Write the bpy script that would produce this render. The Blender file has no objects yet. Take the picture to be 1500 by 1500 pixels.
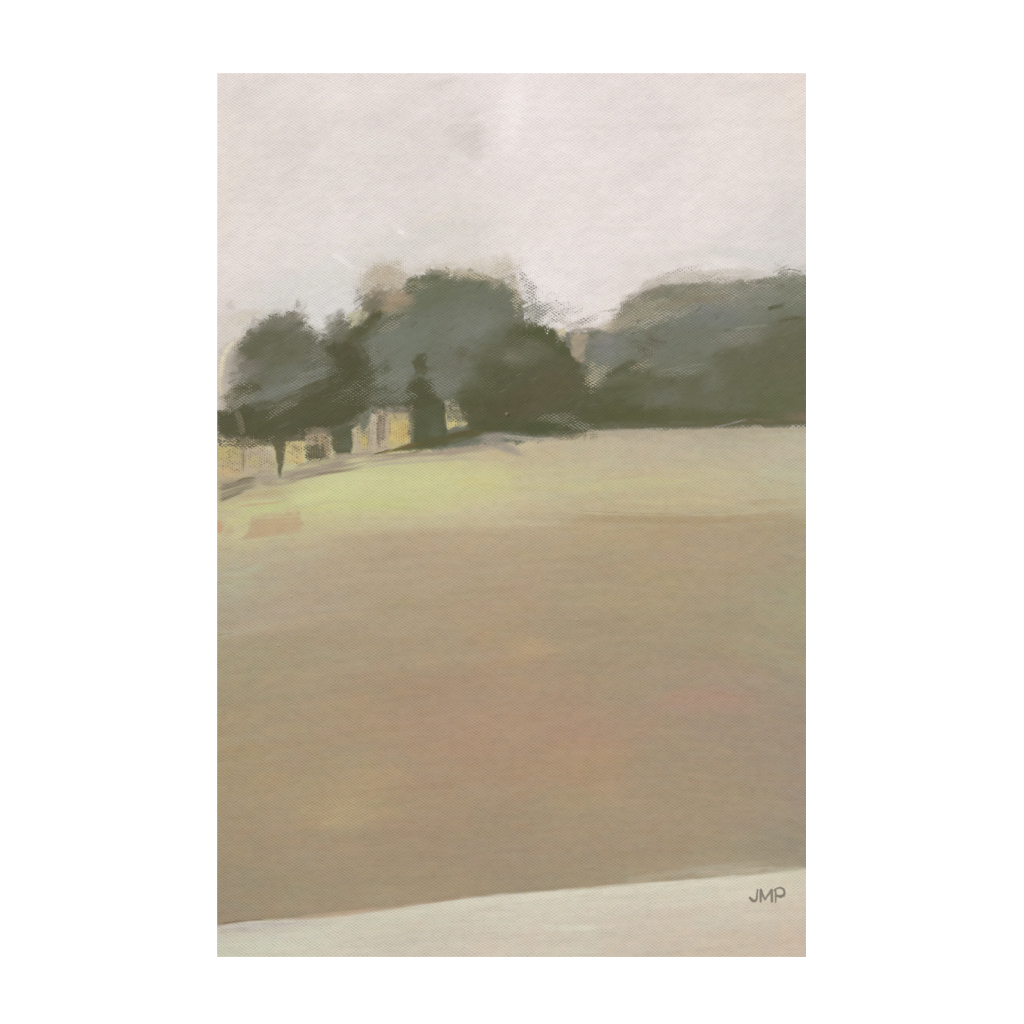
import bpy, math
import numpy as np

# ------------------------------------------------------------------ scale
# One "canvas unit" is 1/863 of the painting's width (the picture is 863 x 1295 units,
# a 61 x 91.5 cm stretched canvas hung on a white wall).
X0, Y0, CW, CH = 318, 107, 863, 1295          # painting's left, top, width, height
U = 0.61 / CW                                 # metres per unit
ZC = 1.50                                     # height of the picture centre line
DEPTH = 0.004                                 # thickness of the canvas panel
FRONT = -(DEPTH + 0.001)                      # y of the painted face; the wall is y = 0

# ------------------------------------------------------------------ camera
scene = bpy.context.scene
cam_data = bpy.data.cameras.new("camera")
cam_data.sensor_width = 36.0
cam_data.lens = 85.0
cam_data.clip_start = 0.05
cam_data.clip_end = 100.0
cam = bpy.data.objects.new("camera", cam_data)
scene.collection.objects.link(cam)
cam.location = (0.0, FRONT - 1500 * U * 85.0 / 36.0, ZC)
cam.rotation_euler = (math.radians(90), 0, 0)
scene.camera = cam

# ------------------------------------------------------------------ world, lamps, exposure
world = bpy.data.worlds.new("World")
scene.world = world
world.use_nodes = True
bg = world.node_tree.nodes["Background"]
bg.inputs[0].default_value = (1.0, 1.0, 1.0, 1)
bg.inputs[1].default_value = 0.40


def softbox(name, loc, size, power):
    ld = bpy.data.lights.new(name, 'AREA')
    ld.shape = 'SQUARE'
    ld.size = size
    ld.energy = power
    ld.color = (1.0, 1.0, 1.0)
    o = bpy.data.objects.new(name, ld)
    scene.collection.objects.link(o)
    o.location = loc
    d = np.array([0, 0, ZC]) - np.array(loc)
    o.rotation_euler = (math.acos(-d[2] / np.linalg.norm(d)), 0, math.atan2(d[1], d[0]) - math.pi / 2)
    return o


softbox("softbox_key", (-1.3, -2.8, 4.2), 0.9, 128)
softbox("softbox_fill", (1.2, -4.9, -0.3), 2.6, 312)

scene.cycles.filter_width = 1.1
scene.view_settings.view_transform = 'Standard'
scene.view_settings.look = 'None'
scene.view_settings.exposure = 0.0
scene.view_settings.gamma = 1.0
scene.view_settings.use_curve_mapping = False

# pigment = wanted colour / irradiance of the lamps on the canvas
LIGHT = 1.735

# ------------------------------------------------------------------ noise helpers
_tab = np.random.RandomState(7).rand(256, 256).astype(np.float32)


def vnoise(x, y, seed=0):
    x = x + seed * 17.31
    y = y + seed * 9.77
    xi = np.floor(x).astype(np.int64)
    yi = np.floor(y).astype(np.int64)
    fx = (x - xi).astype(np.float32)
    fy = (y - yi).astype(np.float32)
    fx = fx * fx * (3 - 2 * fx)
    fy = fy * fy * (3 - 2 * fy)
    a = _tab[yi & 255, xi & 255]
    b = _tab[yi & 255, (xi + 1) & 255]
    c = _tab[(yi + 1) & 255, xi & 255]
    d = _tab[(yi + 1) & 255, (xi + 1) & 255]
    return (a + (b - a) * fx) * (1 - fy) + (c + (d - c) * fx) * fy


def fbm(x, y, seed=0, oct=3):
    s, amp, tot = 0.0, 1.0, 0.0
    for k in range(oct):
        s = s + amp * vnoise(x * 2 ** k, y * 2 ** k, seed + 31 * k)
        tot += amp
        amp *= 0.55
    return s / tot


def sstep(a, b, v):
    t = np.clip((v - a) / (b - a + 1e-9), 0, 1)
    return t * t * (3 - 2 * t)


# ------------------------------------------------------------------ the canvas grid
NX, NY = CW + 1, CH + 1
gx = (X0 + np.arange(NX)).astype(np.float32)
gy = (Y0 + np.arange(NY)).astype(np.float32)
PX, PY = np.meshgrid(gx, gy)

# plain weave: weft threads run across, warp threads run down, over and under in turn
wx = PX / 3.34 + 0.50 * (vnoise(PX / 70, PY / 16, 3) - .5) + 0.75 * (vnoise(PX / 11, PY / 7, 5) - .5)
wy = PY / 2.16 + 0.50 * (vnoise(PX / 45, PY / 30, 4) - .5) + 0.70 * (vnoise(PX / 13, PY / 6, 6) - .5)
over = np.cos(np.pi * wx) * np.cos(np.pi * wy)               # +1 weft on top, -1 the hollows
WEAVE = np.where(over > 0, over * .9, over * 1.0)
WEAVE = WEAVE * (0.7 + .6 * vnoise(PX / 9, PY / 5, 8)) + .35 * (vnoise(PX / 3.4, PY / 1.5, 9) - .5) + .9 * sstep(.93, .99, vnoise(PX / 4.2, PY / 1.7, 10))
WEAVE = (WEAVE - WEAVE.mean()) / WEAVE.std()
WEAVE = np.clip(WEAVE, -2.4, 2.4)          # mean 0, std about 1
TOOTH = np.clip(.5 + .24 * WEAVE, 0, 1)    # 1 = top of a thread, 0 = bottom of a hollow

PAINT = np.zeros((NY, NX, 3), np.float32)   # sRGB 0..255
RELIEF = np.zeros((NY, NX), np.float32)     # paint thickness, units
FILL = np.ones((NY, NX), np.float32)        # how much of the weave still shows


def box(x0, y0, x1, y1):
    i0 = max(0, int(x0) - X0)
    i1 = min(NX, int(x1) - X0 + 2)
    j0 = max(0, int(y0) - Y0)
    j1 = min(NY, int(y1) - Y0 + 2)
    return slice(j0, max(j1, j0)), slice(i0, max(i1, i0))


def lay(sl, m, col, thick=0.0):
    """lay paint of one colour over the box with coverage m"""
    m = np.clip(m, 0, 1)[..., None]
    PAINT[sl] = PAINT[sl] * (1 - m) + np.array(col, np.float32) * m
    if thick:
        RELIEF[sl] += thick * m[..., 0]


def dryness(m, sl, dry):
    """a dry brush only catches the tops of the weave"""
    if dry <= 0:
        return m
    w = TOOTH[sl] + .30 * (vnoise(PX[sl] / 3.1, PY[sl] / 2.1, 77) - .5)
    hard = sstep(-.20, .20, m * 1.25 - (1 - w) - .10)
    return np.where(m > .004, m * (1 - dry) + dry * hard, 0)


_seed = [100]


def dab(x, y, rx, ry, col, a=.6, ang=0., soft=1.0, dry=0., rough=.35, thick=0.):
    """one soft dab of paint: rotated ellipse, ragged edge"""
    _seed[0] += 1
    R = max(rx, ry) * 1.5 + 2
    sl = box(x - R, y - R, x + R, y + R)
    if sl[0].stop <= sl[0].start or sl[1].stop <= sl[1].start:
        return
    t = math.radians(ang)
    dx, dy = PX[sl] - x, PY[sl] - y
    u = (dx * math.cos(t) - dy * math.sin(t)) / rx
    v = (dx * math.sin(t) + dy * math.cos(t)) / ry
    n = fbm(u * 1.7, v * 1.7, _seed[0]) - .5
    st = vnoise(u * rx / 34., v * ry / 2.2, _seed[0] + 7) - .5
    r = np.sqrt(u * u + v * v) + rough * (n * 1.5 + st * .8)
    m = a * (1 - sstep(1 - soft * .75, 1 + soft * .35, r))
    lay(sl, dryness(m, sl, dry), col, thick)


def stroke(pts, w, col, a=.9, soft=.5, dry=0., streak=.4, fade=(.15, .25), thick=0., w2=None):
    """a brush stroke along a polyline; bristle streaks follow it"""
    _seed[0] += 1
    P = np.array(pts, np.float32)
    if len(P) > 2:                                      # smooth the path
        for _ in range(2):
            Q = [P[0]]
            for i in range(len(P) - 1):
                Q += [P[i] * .75 + P[i + 1] * .25, P[i] * .25 + P[i + 1] * .75]
            Q.append(P[-1])
            P = np.array(Q)
    wm = max(w, w2 or 0)
    sl = box(P[:, 0].min() - wm * 1.5, P[:, 1].min() - wm * 1.5, P[:, 0].max() + wm * 1.5, P[:, 1].max() + wm * 1.5)
    if sl[0].stop <= sl[0].start or sl[1].stop <= sl[1].start:
        return
    x, y = PX[sl], PY[sl]
    best = np.full(x.shape, 1e9, np.float32)
    S = np.zeros_like(best)
    D = np.zeros_like(best)
    L = 0.0
    for i in range(len(P) - 1):
        ax, ay = P[i]
        bx, by = P[i + 1] - P[i]
        l = math.hypot(bx, by) + 1e-6
        raw = ((x - ax) * bx + (y - ay) * by) / (l * l)
        t = np.clip(raw, 0, 1)
        d = np.hypot(x - ax - t * bx, y - ay - t * by)
        sg = np.sign(bx * (y - ay) - by * (x - ax))
        k = d < best
        best = np.where(k, d, best)
        S = np.where(k, L + t * l, S)
        D = np.where(k, d * sg, D)
        L += l
    f = S / max(L, 1e-6)
    ww = w if w2 is None else w + (w2 - w) * f
    n = vnoise(S / 22., D / 6., _seed[0]) - .5
    br = vnoise(S / 45., D / 1.5, _seed[0] + 3)
    r = best / (ww * .5) + .5 * n
    m = 1 - sstep(1 - soft, 1 + soft * .4, r)
    m = m * (1 - streak * sstep(.35, .8, br))
    if fade[0] > 0:
        m = m * sstep(0, fade[0], f + (br - .5) * fade[0])
    if fade[1] > 0:
        m = m * sstep(0, fade[1], 1 - f + (br - .5) * fade[1])
    lay(sl, dryness(m * a, sl, dry), col, thick)
    if thick:
        RELIEF[sl] += thick * .8 * (br - .5) * m


def smear(x0, y0, x1, y1, n, ang, length, width, a=.5, spread=14, dry=.3, streak=.45, soft=.8, where=None, seed=1, jit=4):
    """drag the wet paint that is already there: every stroke picks its colour up where it starts"""
    r = np.random.RandomState(seed)
    k = 0
    for _ in range(n * 6):
        if k >= n:
            break
        x, y = x0 + r.rand() * (x1 - x0), y0 + r.rand() * (y1 - y0)
        i, j = int(np.clip(x - X0, 2, NX - 3)), int(np.clip(y - Y0, 2, NY - 3))
        if where is not None and not where(x, y):
            continue
        k += 1
        col = PAINT[j - 2:j + 3, i - 2:i + 3].reshape(-1, 3).mean(0) + r.randn() * jit * .5
        g = ang(x, y) if callable(ang) else ang
        t = math.radians(g + r.randn() * spread + (180 if r.rand() < .5 else 0))
        L = length * (.5 + r.rand())
        bx, by = x + L * math.cos(t), y - L * math.sin(t)
        mx, my = (x + bx) / 2 + r.randn() * L * .05, (y + by) / 2 + r.randn() * L * .05
        stroke([(x, y), (mx, my), (bx, by)], width * (.5 + r.rand()), col, a * (.6 + .6 * r.rand()), soft=soft, streak=streak, dry=dry, fade=(.02, .6))


def polymask(pts, soft=3., rough=4., scale=9., aniso=1.):
    """signed-distance mask of a polygon with a ragged brushed edge; returns slice, mask"""
    _seed[0] += 1
    P = np.array(pts, np.float32)
    e = soft + rough + 3
    sl = box(P[:, 0].min() - e, P[:, 1].min() - e, P[:, 0].max() + e, P[:, 1].max() + e)
    x, y = PX[sl], PY[sl]
    inside = np.zeros(x.shape, bool)
    best = np.full(x.shape, 1e9, np.float32)
    n = len(P)
    for i in range(n):
        ax, ay = P[i]
        bx, by = P[(i + 1) % n]
        c = (ay > y) != (by > y)
        with np.errstate(divide='ignore', invalid='ignore'):
            inside ^= c & (x < (bx - ax) * (y - ay) / ((by - ay) if by != ay else 1e-9) + ax)
        ex, ey = bx - ax, by - ay
        t = np.clip(((x - ax) * ex + (y - ay) * ey) / (ex * ex + ey * ey + 1e-9), 0, 1)
        best = np.minimum(best, np.hypot(x - ax - t * ex, y - ay - t * ey))
    sd = np.where(inside, best, -best)
    sd = sd + rough * 2 * (fbm(x / scale, y / (scale * aniso), _seed[0]) - .5)
    return sl, sstep(-soft, soft, sd)


def poly(pts, col, a=1., soft=3., rough=4., scale=9., aniso=1., dry=0., thick=0.):
    sl, m = polymask(pts, soft, rough, scale, aniso)
    lay(sl, dryness(m * a, sl, dry), col, thick)


def ground_colour(pts, sx, sy, x0, y0, x1, y1):
    """blend the mixed colours of a broad passage of paint from many placed touches"""
    st = 6
    ax = np.arange(x0, x1 + st, st, dtype=np.float32)
    ay = np.arange(y0, y1 + st, st, dtype=np.float32)
    X, Y = np.meshgrid(ax, ay)
    num = np.zeros(X.shape + (3,), np.float32)
    den = np.full(X.shape, 1e-7, np.float32)
    for (x, y, c) in pts:
        w = np.exp(-((X - x) / sx) ** 2 - ((Y - y) / sy) ** 2) + 1e-6
        num += w[..., None] * np.array(c, np.float32)
        den += w
    C = num / den[..., None]
    sl = box(x0, y0, x1, y1)
    fx = np.clip((PX[sl] - x0) / st, 0, len(ax) - 1.001)
    fy = np.clip((PY[sl] - y0) / st, 0, len(ay) - 1.001)
    i, j = fx.astype(int), fy.astype(int)
    fx, fy = (fx - i)[..., None], (fy - j)[..., None]
    return sl, (C[j, i] * (1 - fx) + C[j, i + 1] * fx) * (1 - fy) + (C[j + 1, i] * (1 - fx) + C[j + 1, i + 1] * fx) * fy


# ================================================================== THE PAINTING
# ---- sky
SKY = [
    (330, 120, (222, 213, 208)), (420, 120, (222, 214, 208)), (520, 120, (224, 215, 210)), (620, 120, (222, 214, 209)), (690, 120, (225, 216, 212)), (750, 120, (231, 223, 220)),
    (830, 120, (227, 219, 214)), (930, 120, (225, 216, 212)), (1040, 120, (226, 217, 211)), (1170, 120, (226, 216, 208)),
    (330, 180, (220, 212, 204)), (420, 190, (219, 211, 205)), (520, 180, (221, 213, 208)), (620, 180, (219, 211, 206)), (690, 190, (215, 207, 202)), (755, 190, (230, 222, 219)),
    (850, 190, (226, 218, 214)), (950, 190, (224, 216, 212)), (1060, 190, (226, 218, 212)), (1170, 190, (225, 216, 209)),
    (330, 250, (221, 213, 205)), (420, 250, (219, 211, 206)), (520, 250, (220, 213, 207)), (620, 250, (219, 211, 206)), (700, 250, (220, 213, 208)), (770, 250, (228, 220, 216)),
    (870, 250, (226, 218, 213)), (970, 250, (224, 216, 212)), (1070, 250, (226, 218, 212)), (1170, 250, (222, 214, 208)),
    (330, 310, (223, 214, 207)), (420, 310, (221, 214, 208)), (520, 310, (222, 215, 210)), (600, 310, (219, 212, 207)), (680, 310, (217, 210, 203)), (770, 310, (224, 217, 211)),
    (870, 310, (226, 218, 213)), (970, 310, (227, 219, 215)), (1070, 310, (226, 218, 213)), (1170, 310, (216, 210, 205)),
    (330, 370, (223, 214, 209)), (420, 370, (222, 215, 210)), (520, 370, (220, 214, 209)), (600, 360, (216, 211, 204)), (680, 360, (213, 207, 198)), (790, 370, (226, 219, 214)),
    (870, 370, (228, 221, 217)), (970, 370, (224, 217, 212)), (1070, 360, (219, 213, 208)), (1170, 370, (213, 208, 203)),
    (330, 430, (221, 212, 207)), (420, 420, (217, 212, 207)), (490, 420, (212, 209, 203)), (560, 410, (206, 199, 188)), (800, 430, (228, 222, 219)), (870, 440, (227, 220, 216)), (940, 410, (216, 208, 200)),
    (330, 480, (214, 205, 196)), (420, 470, (208, 204, 198)), (490, 460, (212, 210, 206)), (820, 470, (222, 215, 211)), (880, 470, (220, 212, 205)),
    (330, 560, (205, 196, 183)),
]
sl, c = ground_colour(SKY, 62, 42, X0, Y0, X0 + CW, 720)
PAINT[sl] = c
# big soft sweeps of the sky brush, diagonal on the left, flatter on the right
PAINT[sl] += np.array((0., -.6, .8), np.float32)
x, y = PX[sl], PY[sl]
sweep = fbm((x * .82 - y * .57) / 90, (x * .57 + y * .82) / 26, 41, 4) - .5
sweep2 = fbm(x / 120, y / 9, 42, 3) - .5
blot = fbm(x / 34, y / 28, 43, 3) - .5
PAINT[sl] += (7 * sweep + 5 * sweep2 + 6 * blot)[..., None] * np.array([1, 1, 1.05], np.float32)

for (x, y, rx, ry, col, a, ang) in [
    (690, 205, 26, 24, (196, 188, 181), .75, 20), (668, 190, 30, 12, (205, 197, 190), .6, 35), (694, 222, 12, 18, (196, 189, 180), .55, 10),
    (648, 128, 34, 12, (210, 202, 195), .7, 15), (655, 117, 18, 7, (207, 200, 194), .5, 10),
    (352, 138, 34, 14, (209, 201, 193), .6, 20), (372, 165, 30, 12, (212, 204, 197), .5, 25), (432, 218, 46, 18, (209, 201, 196), .6, 20),
    (400, 205, 26, 10, (212, 204, 198), .5, 20), (560, 178, 44, 8, (212, 204, 199), .5, 25), (610, 262, 46, 8, (213, 205, 200), .5, 2),
    (540, 228, 50, 14, (215, 208, 203), .5, 12), (505, 262, 46, 14, (216, 210, 204), .5, 12), (555, 205, 34, 12, (218, 216, 211), .5, 10),
    (985, 186, 40, 8, (213, 206, 202), .6, 4), (1085, 130, 30, 9, (213, 206, 200), .55, 8), (880, 150, 34, 7, (218, 210, 206), .5, 2),
    (960, 150, 44, 10, (220, 212, 208), .4, 5), (850, 278, 20, 14, (217, 209, 205), .5, 10), (965, 235, 60, 12, (220, 212, 208), .5, 5),
    (1165, 300, 26, 40, (212, 207, 203), .5, 10), (1150, 345, 50, 24, (211, 207, 203), .5, 12), (1105, 375, 40, 14, (210, 206, 201), .45, 0),
    (930, 335, 40, 6, (216, 208, 202), .5, 3), (870, 395, 36, 16, (217, 210, 207), .5, 30), (1005, 355, 50, 8, (230, 222, 218), .4, 3),
    (752, 150, 22, 60, (236, 229, 226), .9, -6), (748, 180, 12, 70, (235, 228, 225), .6, -3), (740, 200, 10, 30, (233, 225, 222), .5, 5), (800, 130, 40, 10, (229, 222, 218), .5, 4),
    (560, 320, 24, 10, (229, 221, 218), .5, 35), (470, 360, 40, 9, (228, 220, 216), .5, 25), (430, 385, 44, 10, (226, 217, 214), .5, 20),
    (330, 300, 16, 60, (222, 211, 196), .4, 0), (330, 170, 16, 30, (222, 213, 199), .4, 0), (352, 245, 40, 40, (222, 213, 202), .3, 0),
    (1165, 160, 20, 50, (227, 215, 202), .4, 0), (355, 112, 30, 5, (228, 214, 211), .5, 0), (520, 110, 200, 5, (229, 214, 211), .5, 0), (960, 110, 220, 4, (229, 213, 209), .55, 0),
    (640, 340, 50, 22, (209, 204, 195), .5, 12), (700, 335, 40, 12, (211, 206, 198), .5, 8), (600, 360, 50, 20, (211, 208, 201), .5, 25),
]:
    dab(x, y, rx, ry, col, a * .62, ang, soft=1.2, rough=.6)
# sky strokes
for (pts, w, col, a) in [
    ([(335, 470), (390, 440), (470, 405), (530, 380)], 34, (213, 210, 205), .7),
    ([(330, 495), (400, 455), (470, 420), (535, 395)], 22, (206, 202, 195), .5),
    ([(420, 440), (470, 415), (520, 400)], 40, (214, 212, 207), .75),
    ([(430, 470), (480, 440), (530, 415)], 26, (212, 211, 207), .7),
    ([(482, 372), (500, 378), (520, 398)], 12, (231, 224, 221), .6),
    ([(494, 352), (512, 362)], 9, (230, 223, 219), .65),
    ([(570, 325), (590, 340), (606, 345)], 11, (229, 222, 217), .6),
    ([(582, 338), (594, 343)], 6, (235, 228, 225), .75),
    ([(600, 334), (650, 312), (700, 305), (740, 318)], 7, (219, 211, 198), .6),
    ([(610, 345), (680, 322), (740, 330)], 12, (209, 206, 198), .5),
    ([(766, 385), (800, 410), (830, 440)], 40, (231, 225, 222), .6),
    ([(800, 375), (860, 392), (905, 410)], 30, (229, 222, 219), .5),
    ([(940, 400), (1000, 372), (1060, 368), (1110, 382)], 16, (211, 206, 199), .5),
    ([(1040, 372), (1100, 372), (1160, 385)], 14, (209, 206, 202), .55),
]:
    stroke(pts, w, col, a, soft=.8, streak=.5)

smear(X0, Y0, X0 + CW, 470, 260, lambda x, y: 32 if x < 700 else 12, 70, 16, a=.25, spread=16, dry=.2, seed=11, jit=2.5)
smear(X0, Y0, X0 + CW, 470, 160, 4, 90, 7, a=.3, spread=8, dry=.2, seed=12, jit=3)

# ---- far field colours (everything below the tree line is laid in first)
FIELD = [
    (330, 720, (172, 160, 132)), (330, 750, (196, 186, 148)), (330, 780, (194, 184, 146)), (330, 820, (180, 175, 144)), (330, 860, (176, 172, 144)), (330, 910, (172, 162, 135)), (330, 960, (160, 150, 119)), (330, 1010, (160, 149, 118)),
    (400, 720, (178, 165, 134)), (400, 750, (196, 190, 145)), (400, 800, (184, 175, 142)), (400, 840, (179, 168, 141)), (400, 900, (175, 161, 136)), (400, 950, (165, 153, 123)), (400, 1010, (163, 149, 118)),
    (480, 700, (196, 192, 148)), (480, 730, (200, 199, 148)), (480, 760, (195, 187, 143)), (480, 785, (184, 170, 139)), (480, 830, (178, 163, 134)), (480, 890, (175, 159, 132)), (480, 950, (166, 152, 123)), (480, 1010, (166, 149, 119)),
    (560, 690, (197, 192, 148)), (560, 725, (200, 200, 146)), (560, 755, (193, 184, 145)), (560, 785, (178, 160, 130)), (560, 830, (174, 157, 127)), (560, 890, (171, 156, 126)), (560, 950, (167, 151, 121)), (560, 1010, (166, 146, 117)),
    (650, 680, (194, 184, 147)), (650, 715, (200, 197, 146)), (650, 745, (196, 185, 148)), (650, 785, (179, 161, 131)), (650, 830, (176, 159, 128)), (650, 890, (170, 154, 122)), (650, 950, (166, 148, 118)), (650, 1010, (166, 142, 116)),
    (740, 660, (188, 175, 145)), (740, 690, (194, 182, 144)), (740, 720, (197, 188, 144)), (740, 755, (191, 178, 146)), (740, 785, (178, 160, 130)), (740, 830, (175, 157, 126)), (740, 890, (171, 151, 121)), (740, 950, (170, 148, 117)), (740, 1010, (166, 143, 115)),
    (840, 650, (188, 175, 147)), (840, 680, (188, 177, 145)), (840, 710, (191, 182, 143)), (840, 740, (188, 176, 143)), (840, 765, (176, 158, 127)), (840, 800, (172, 156, 124)), (840, 860, (169, 153, 122)), (840, 920, (163, 148, 119)), (840, 1010, (164, 144, 117)),
    (950, 650, (186, 173, 147)), (950, 680, (187, 175, 145)), (950, 710, (188, 177, 140)), (950, 735, (188, 175, 140)), (950, 760, (173, 154, 120)), (950, 800, (170, 153, 121)), (950, 860, (168, 153, 119)), (950, 920, (161, 147, 117)), (950, 1010, (160, 144, 117)),
    (1060, 650, (182, 172, 147)), (1060, 680, (186, 175, 146)), (1060, 710, (189, 178, 144)), (1060, 735, (188, 176, 145)), (1060, 760, (172, 155, 123)), (1060, 800, (170, 153, 124)), (1060, 860, (166, 152, 122)), (1060, 920, (159, 147, 118)), (1060, 1010, (161, 142, 119)),
    (1165, 650, (183, 176, 152)), (1165, 680, (187, 178, 152)), (1165, 710, (184, 178, 148)), (1165, 735, (180, 171, 141)), (1165, 770, (167, 154, 124)), (1165, 820, (163, 151, 122)), (1165, 880, (158, 152, 122)), (1165, 940, (157, 149, 121)), (1165, 1010, (156, 145, 121)),
    (330, 1060, (163, 148, 115)), (330, 1120, (164, 147, 112)), (330, 1180, (161, 144, 112)), (330, 1240, (157, 141, 112)), (330, 1300, (150, 138, 110)), (330, 1350, (150, 136, 110)),
    (430, 1060, (165, 148, 117)), (430, 1120, (165, 147, 116)), (430, 1180, (167, 149, 115)), (430, 1240, (160, 142, 112)), (430, 1300, (153, 140, 111)), (430, 1340, (157, 142, 114)),
    (530, 1060, (167, 146, 116)), (530, 1120, (166, 147, 115)), (530, 1180, (170, 151, 117)), (530, 1240, (160, 142, 113)), (530, 1300, (156, 141, 112)), (530, 1335, (160, 145, 115)),
    (640, 1060, (169, 143, 116)), (640, 1120, (165, 142, 114)), (640, 1180, (163, 142, 114)), (640, 1240, (160, 140, 113)), (640, 1300, (158, 143, 114)),
    (750, 1060, (170, 142, 115)), (750, 1120, (166, 140, 112)), (750, 1180, (161, 141, 113)), (750, 1240, (160, 141, 114)), (750, 1290, (154, 140, 114)),
    (860, 1060, (168, 142, 116)), (860, 1120, (169, 143, 112)), (860, 1180, (163, 145, 114)), (860, 1240, (159, 142, 115)), (860, 1285, (157, 144, 117)),
    (970, 1060, (162, 142, 118)), (970, 1120, (161, 144, 116)), (970, 1180, (161, 144, 115)), (970, 1240, (161, 143, 115)), (970, 1280, (162, 148, 120)),
    (1070, 1060, (159, 141, 118)), (1070, 1120, (158, 142, 117)), (1070, 1180, (159, 143, 116)), (1070, 1240, (159, 145, 117)), (1070, 1275, (163, 153, 126)),
    (1165, 1060, (155, 140, 121)), (1165, 1120, (154, 139, 120)), (1165, 1180, (154, 140, 121)), (1165, 1240, (148, 139, 119)), (1165, 1270, (158, 151, 129)),
]
FIELD = [(x, y, tuple(np.array(c) * (1 - k) + np.array((166, 150, 122)) * k + ((2, 1, 3.5) if y > 780 else (1, 1, 3)))) for (x, y, c) in FIELD for k in [.22 if y > 790 else 0.]]
sl, c = ground_colour(FIELD, 62, 26, X0, 600, X0 + CW, Y0 + CH)
edge = sstep(618, 632, PY[sl] + 6 * (fbm(PX[sl] / 40, PY[sl] / 4, 51) - .5))[..., None]
PAINT[sl] = PAINT[sl] * (1 - edge) + c * edge
x, y = PX[sl], PY[sl]
yt = y + .10 * x * sstep(1400, 900, x)
amp = edge[..., 0]
PAINT[sl] += (amp * (7 * (fbm(x / 150, yt / 9, 52, 4) - .5) + 6 * (fbm(x / 60, yt / 22, 53, 3) - .5)))[..., None]
ch = amp * (fbm(x / 26, yt / 12, 54, 3) - .5)
PAINT[sl] += ch[..., None] * np.array([6, -3, -5], np.float32)
ch = amp * (fbm(x / 45, yt / 16, 55, 3) - .5)
PAINT[sl] += ch[..., None] * np.array([2, 2, -6], np.float32)

# lime meadow
poly([(425, 712), (470, 700), (520, 688), (600, 678), (690, 674), (735, 684), (752, 700), (744, 716), (700, 730), (620, 742), (540, 748), (470, 742), (430, 738)],
     (198, 196, 145), a=.6, soft=14, rough=14, scale=34, aniso=.2)
for (x, y, rx, ry, col, a, ang) in [
    (480, 722, 46, 12, (202, 203, 149), .6, 6), (560, 738, 60, 9, (194, 194, 136), .6, 2), (520, 705, 50, 10, (202, 201, 154), .5, 8), (620, 705, 60, 12, (202, 200, 148), .6, 4),
    (700, 705, 40, 10, (204, 196, 138), .6, 0), (715, 712, 22, 8, (203, 196, 134), .35, 0), (470, 745, 40, 6, (200, 199, 138), .5, 4), (640, 728, 50, 8, (196, 195, 141), .5, 3),
    (450, 730, 22, 12, (202, 205, 152), .5, 10), (850, 712, 90, 7, (196, 190, 144), .5, 0), (960, 704, 80, 5, (196, 188, 142), .5, 0), (1000, 735, 110, 7, (196, 184, 144), .5, 0),
    (1080, 694, 80, 5, (193, 184, 148), .5, 0), (730, 668, 24, 9, (190, 177, 135), .5, 0), (800, 668, 60, 14, (190, 175, 142), .4, 0), (1150, 690, 40, 8, (186, 182, 156), .5, 0),
    (780, 765, 60, 6, (194, 182, 150), .5, 0), (660, 762, 120, 7, (190, 180, 148), .55, 0), (570, 765, 90, 7, (192, 184, 148), .5, 0), (1140, 720, 46, 9, (186, 178, 146), .5, 0),
]:
    dab(x, y, rx, ry, col, a, ang, rough=.4)
for (pts, w, col, a) in [
    ([(320, 745), (370, 738), (440, 735)], 12, (194, 194, 142), .8),
    ([(350, 752), (390, 745), (432, 739)], 11, (193, 199, 142), .8),
    ([(330, 765), (360, 760), (375, 755)], 14, (196, 190, 142), .8),
    ([(335, 790), (360, 780), (368, 765)], 12, (198, 190, 146), .7),
    ([(345, 728), (390, 722), (425, 718)], 9, (180, 160, 124), .7),
    ([(345, 742), (385, 738), (420, 735)], 4, (190, 165, 128), .7),
    ([(330, 740), (360, 730), (410, 726)], 6, (188, 174, 136), .6),
    ([(318, 800), (360, 796), (395, 800)], 9, (190, 180, 144), .7),
    ([(318, 838), (350, 842), (392, 826)], 12, (181, 178, 150), .7),
    ([(318, 860), (350, 850), (380, 845)], 16, (178, 177, 146), .6),
    ([(322, 884), (360, 868), (420, 850)], 12, (176, 166, 142), .5),
    ([(318, 930), (335, 928), (345, 927)], 2.5, (128, 118, 96), .5),
    ([(318, 932), (350, 925), (400, 910)], 10, (182, 172, 150), .5),
    ([(430, 780), (500, 772), (620, 775)], 6, (190, 182, 146), .5),
]:
    stroke(pts, w, col, a, soft=.6, streak=.4)
poly([(368, 757), (400, 753), (440, 749), (443, 768), (438, 778), (400, 785), (365, 792), (356, 790), (366, 778)], (185, 161, 128), a=.72, soft=5, rough=5, scale=8, dry=.6)
dab(405, 768, 30, 10, (188, 163, 128), .4, 8)
stroke([(330, 796), (400, 788), (470, 782)], 6, (192, 186, 146), .55, soft=.7, streak=.6)
stroke([(350, 762), (420, 756), (500, 757)], 5, (194, 189, 145), .5, soft=.7, streak=.6)
stroke([(440, 770), (520, 764), (600, 766)], 7, (193, 186, 146), .5, soft=.7, streak=.6)
dab(320, 772, 8, 10, (190, 156, 122), .85, 0)
dab(335, 778, 8, 6, (184, 168, 130), .6, 0)

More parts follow.
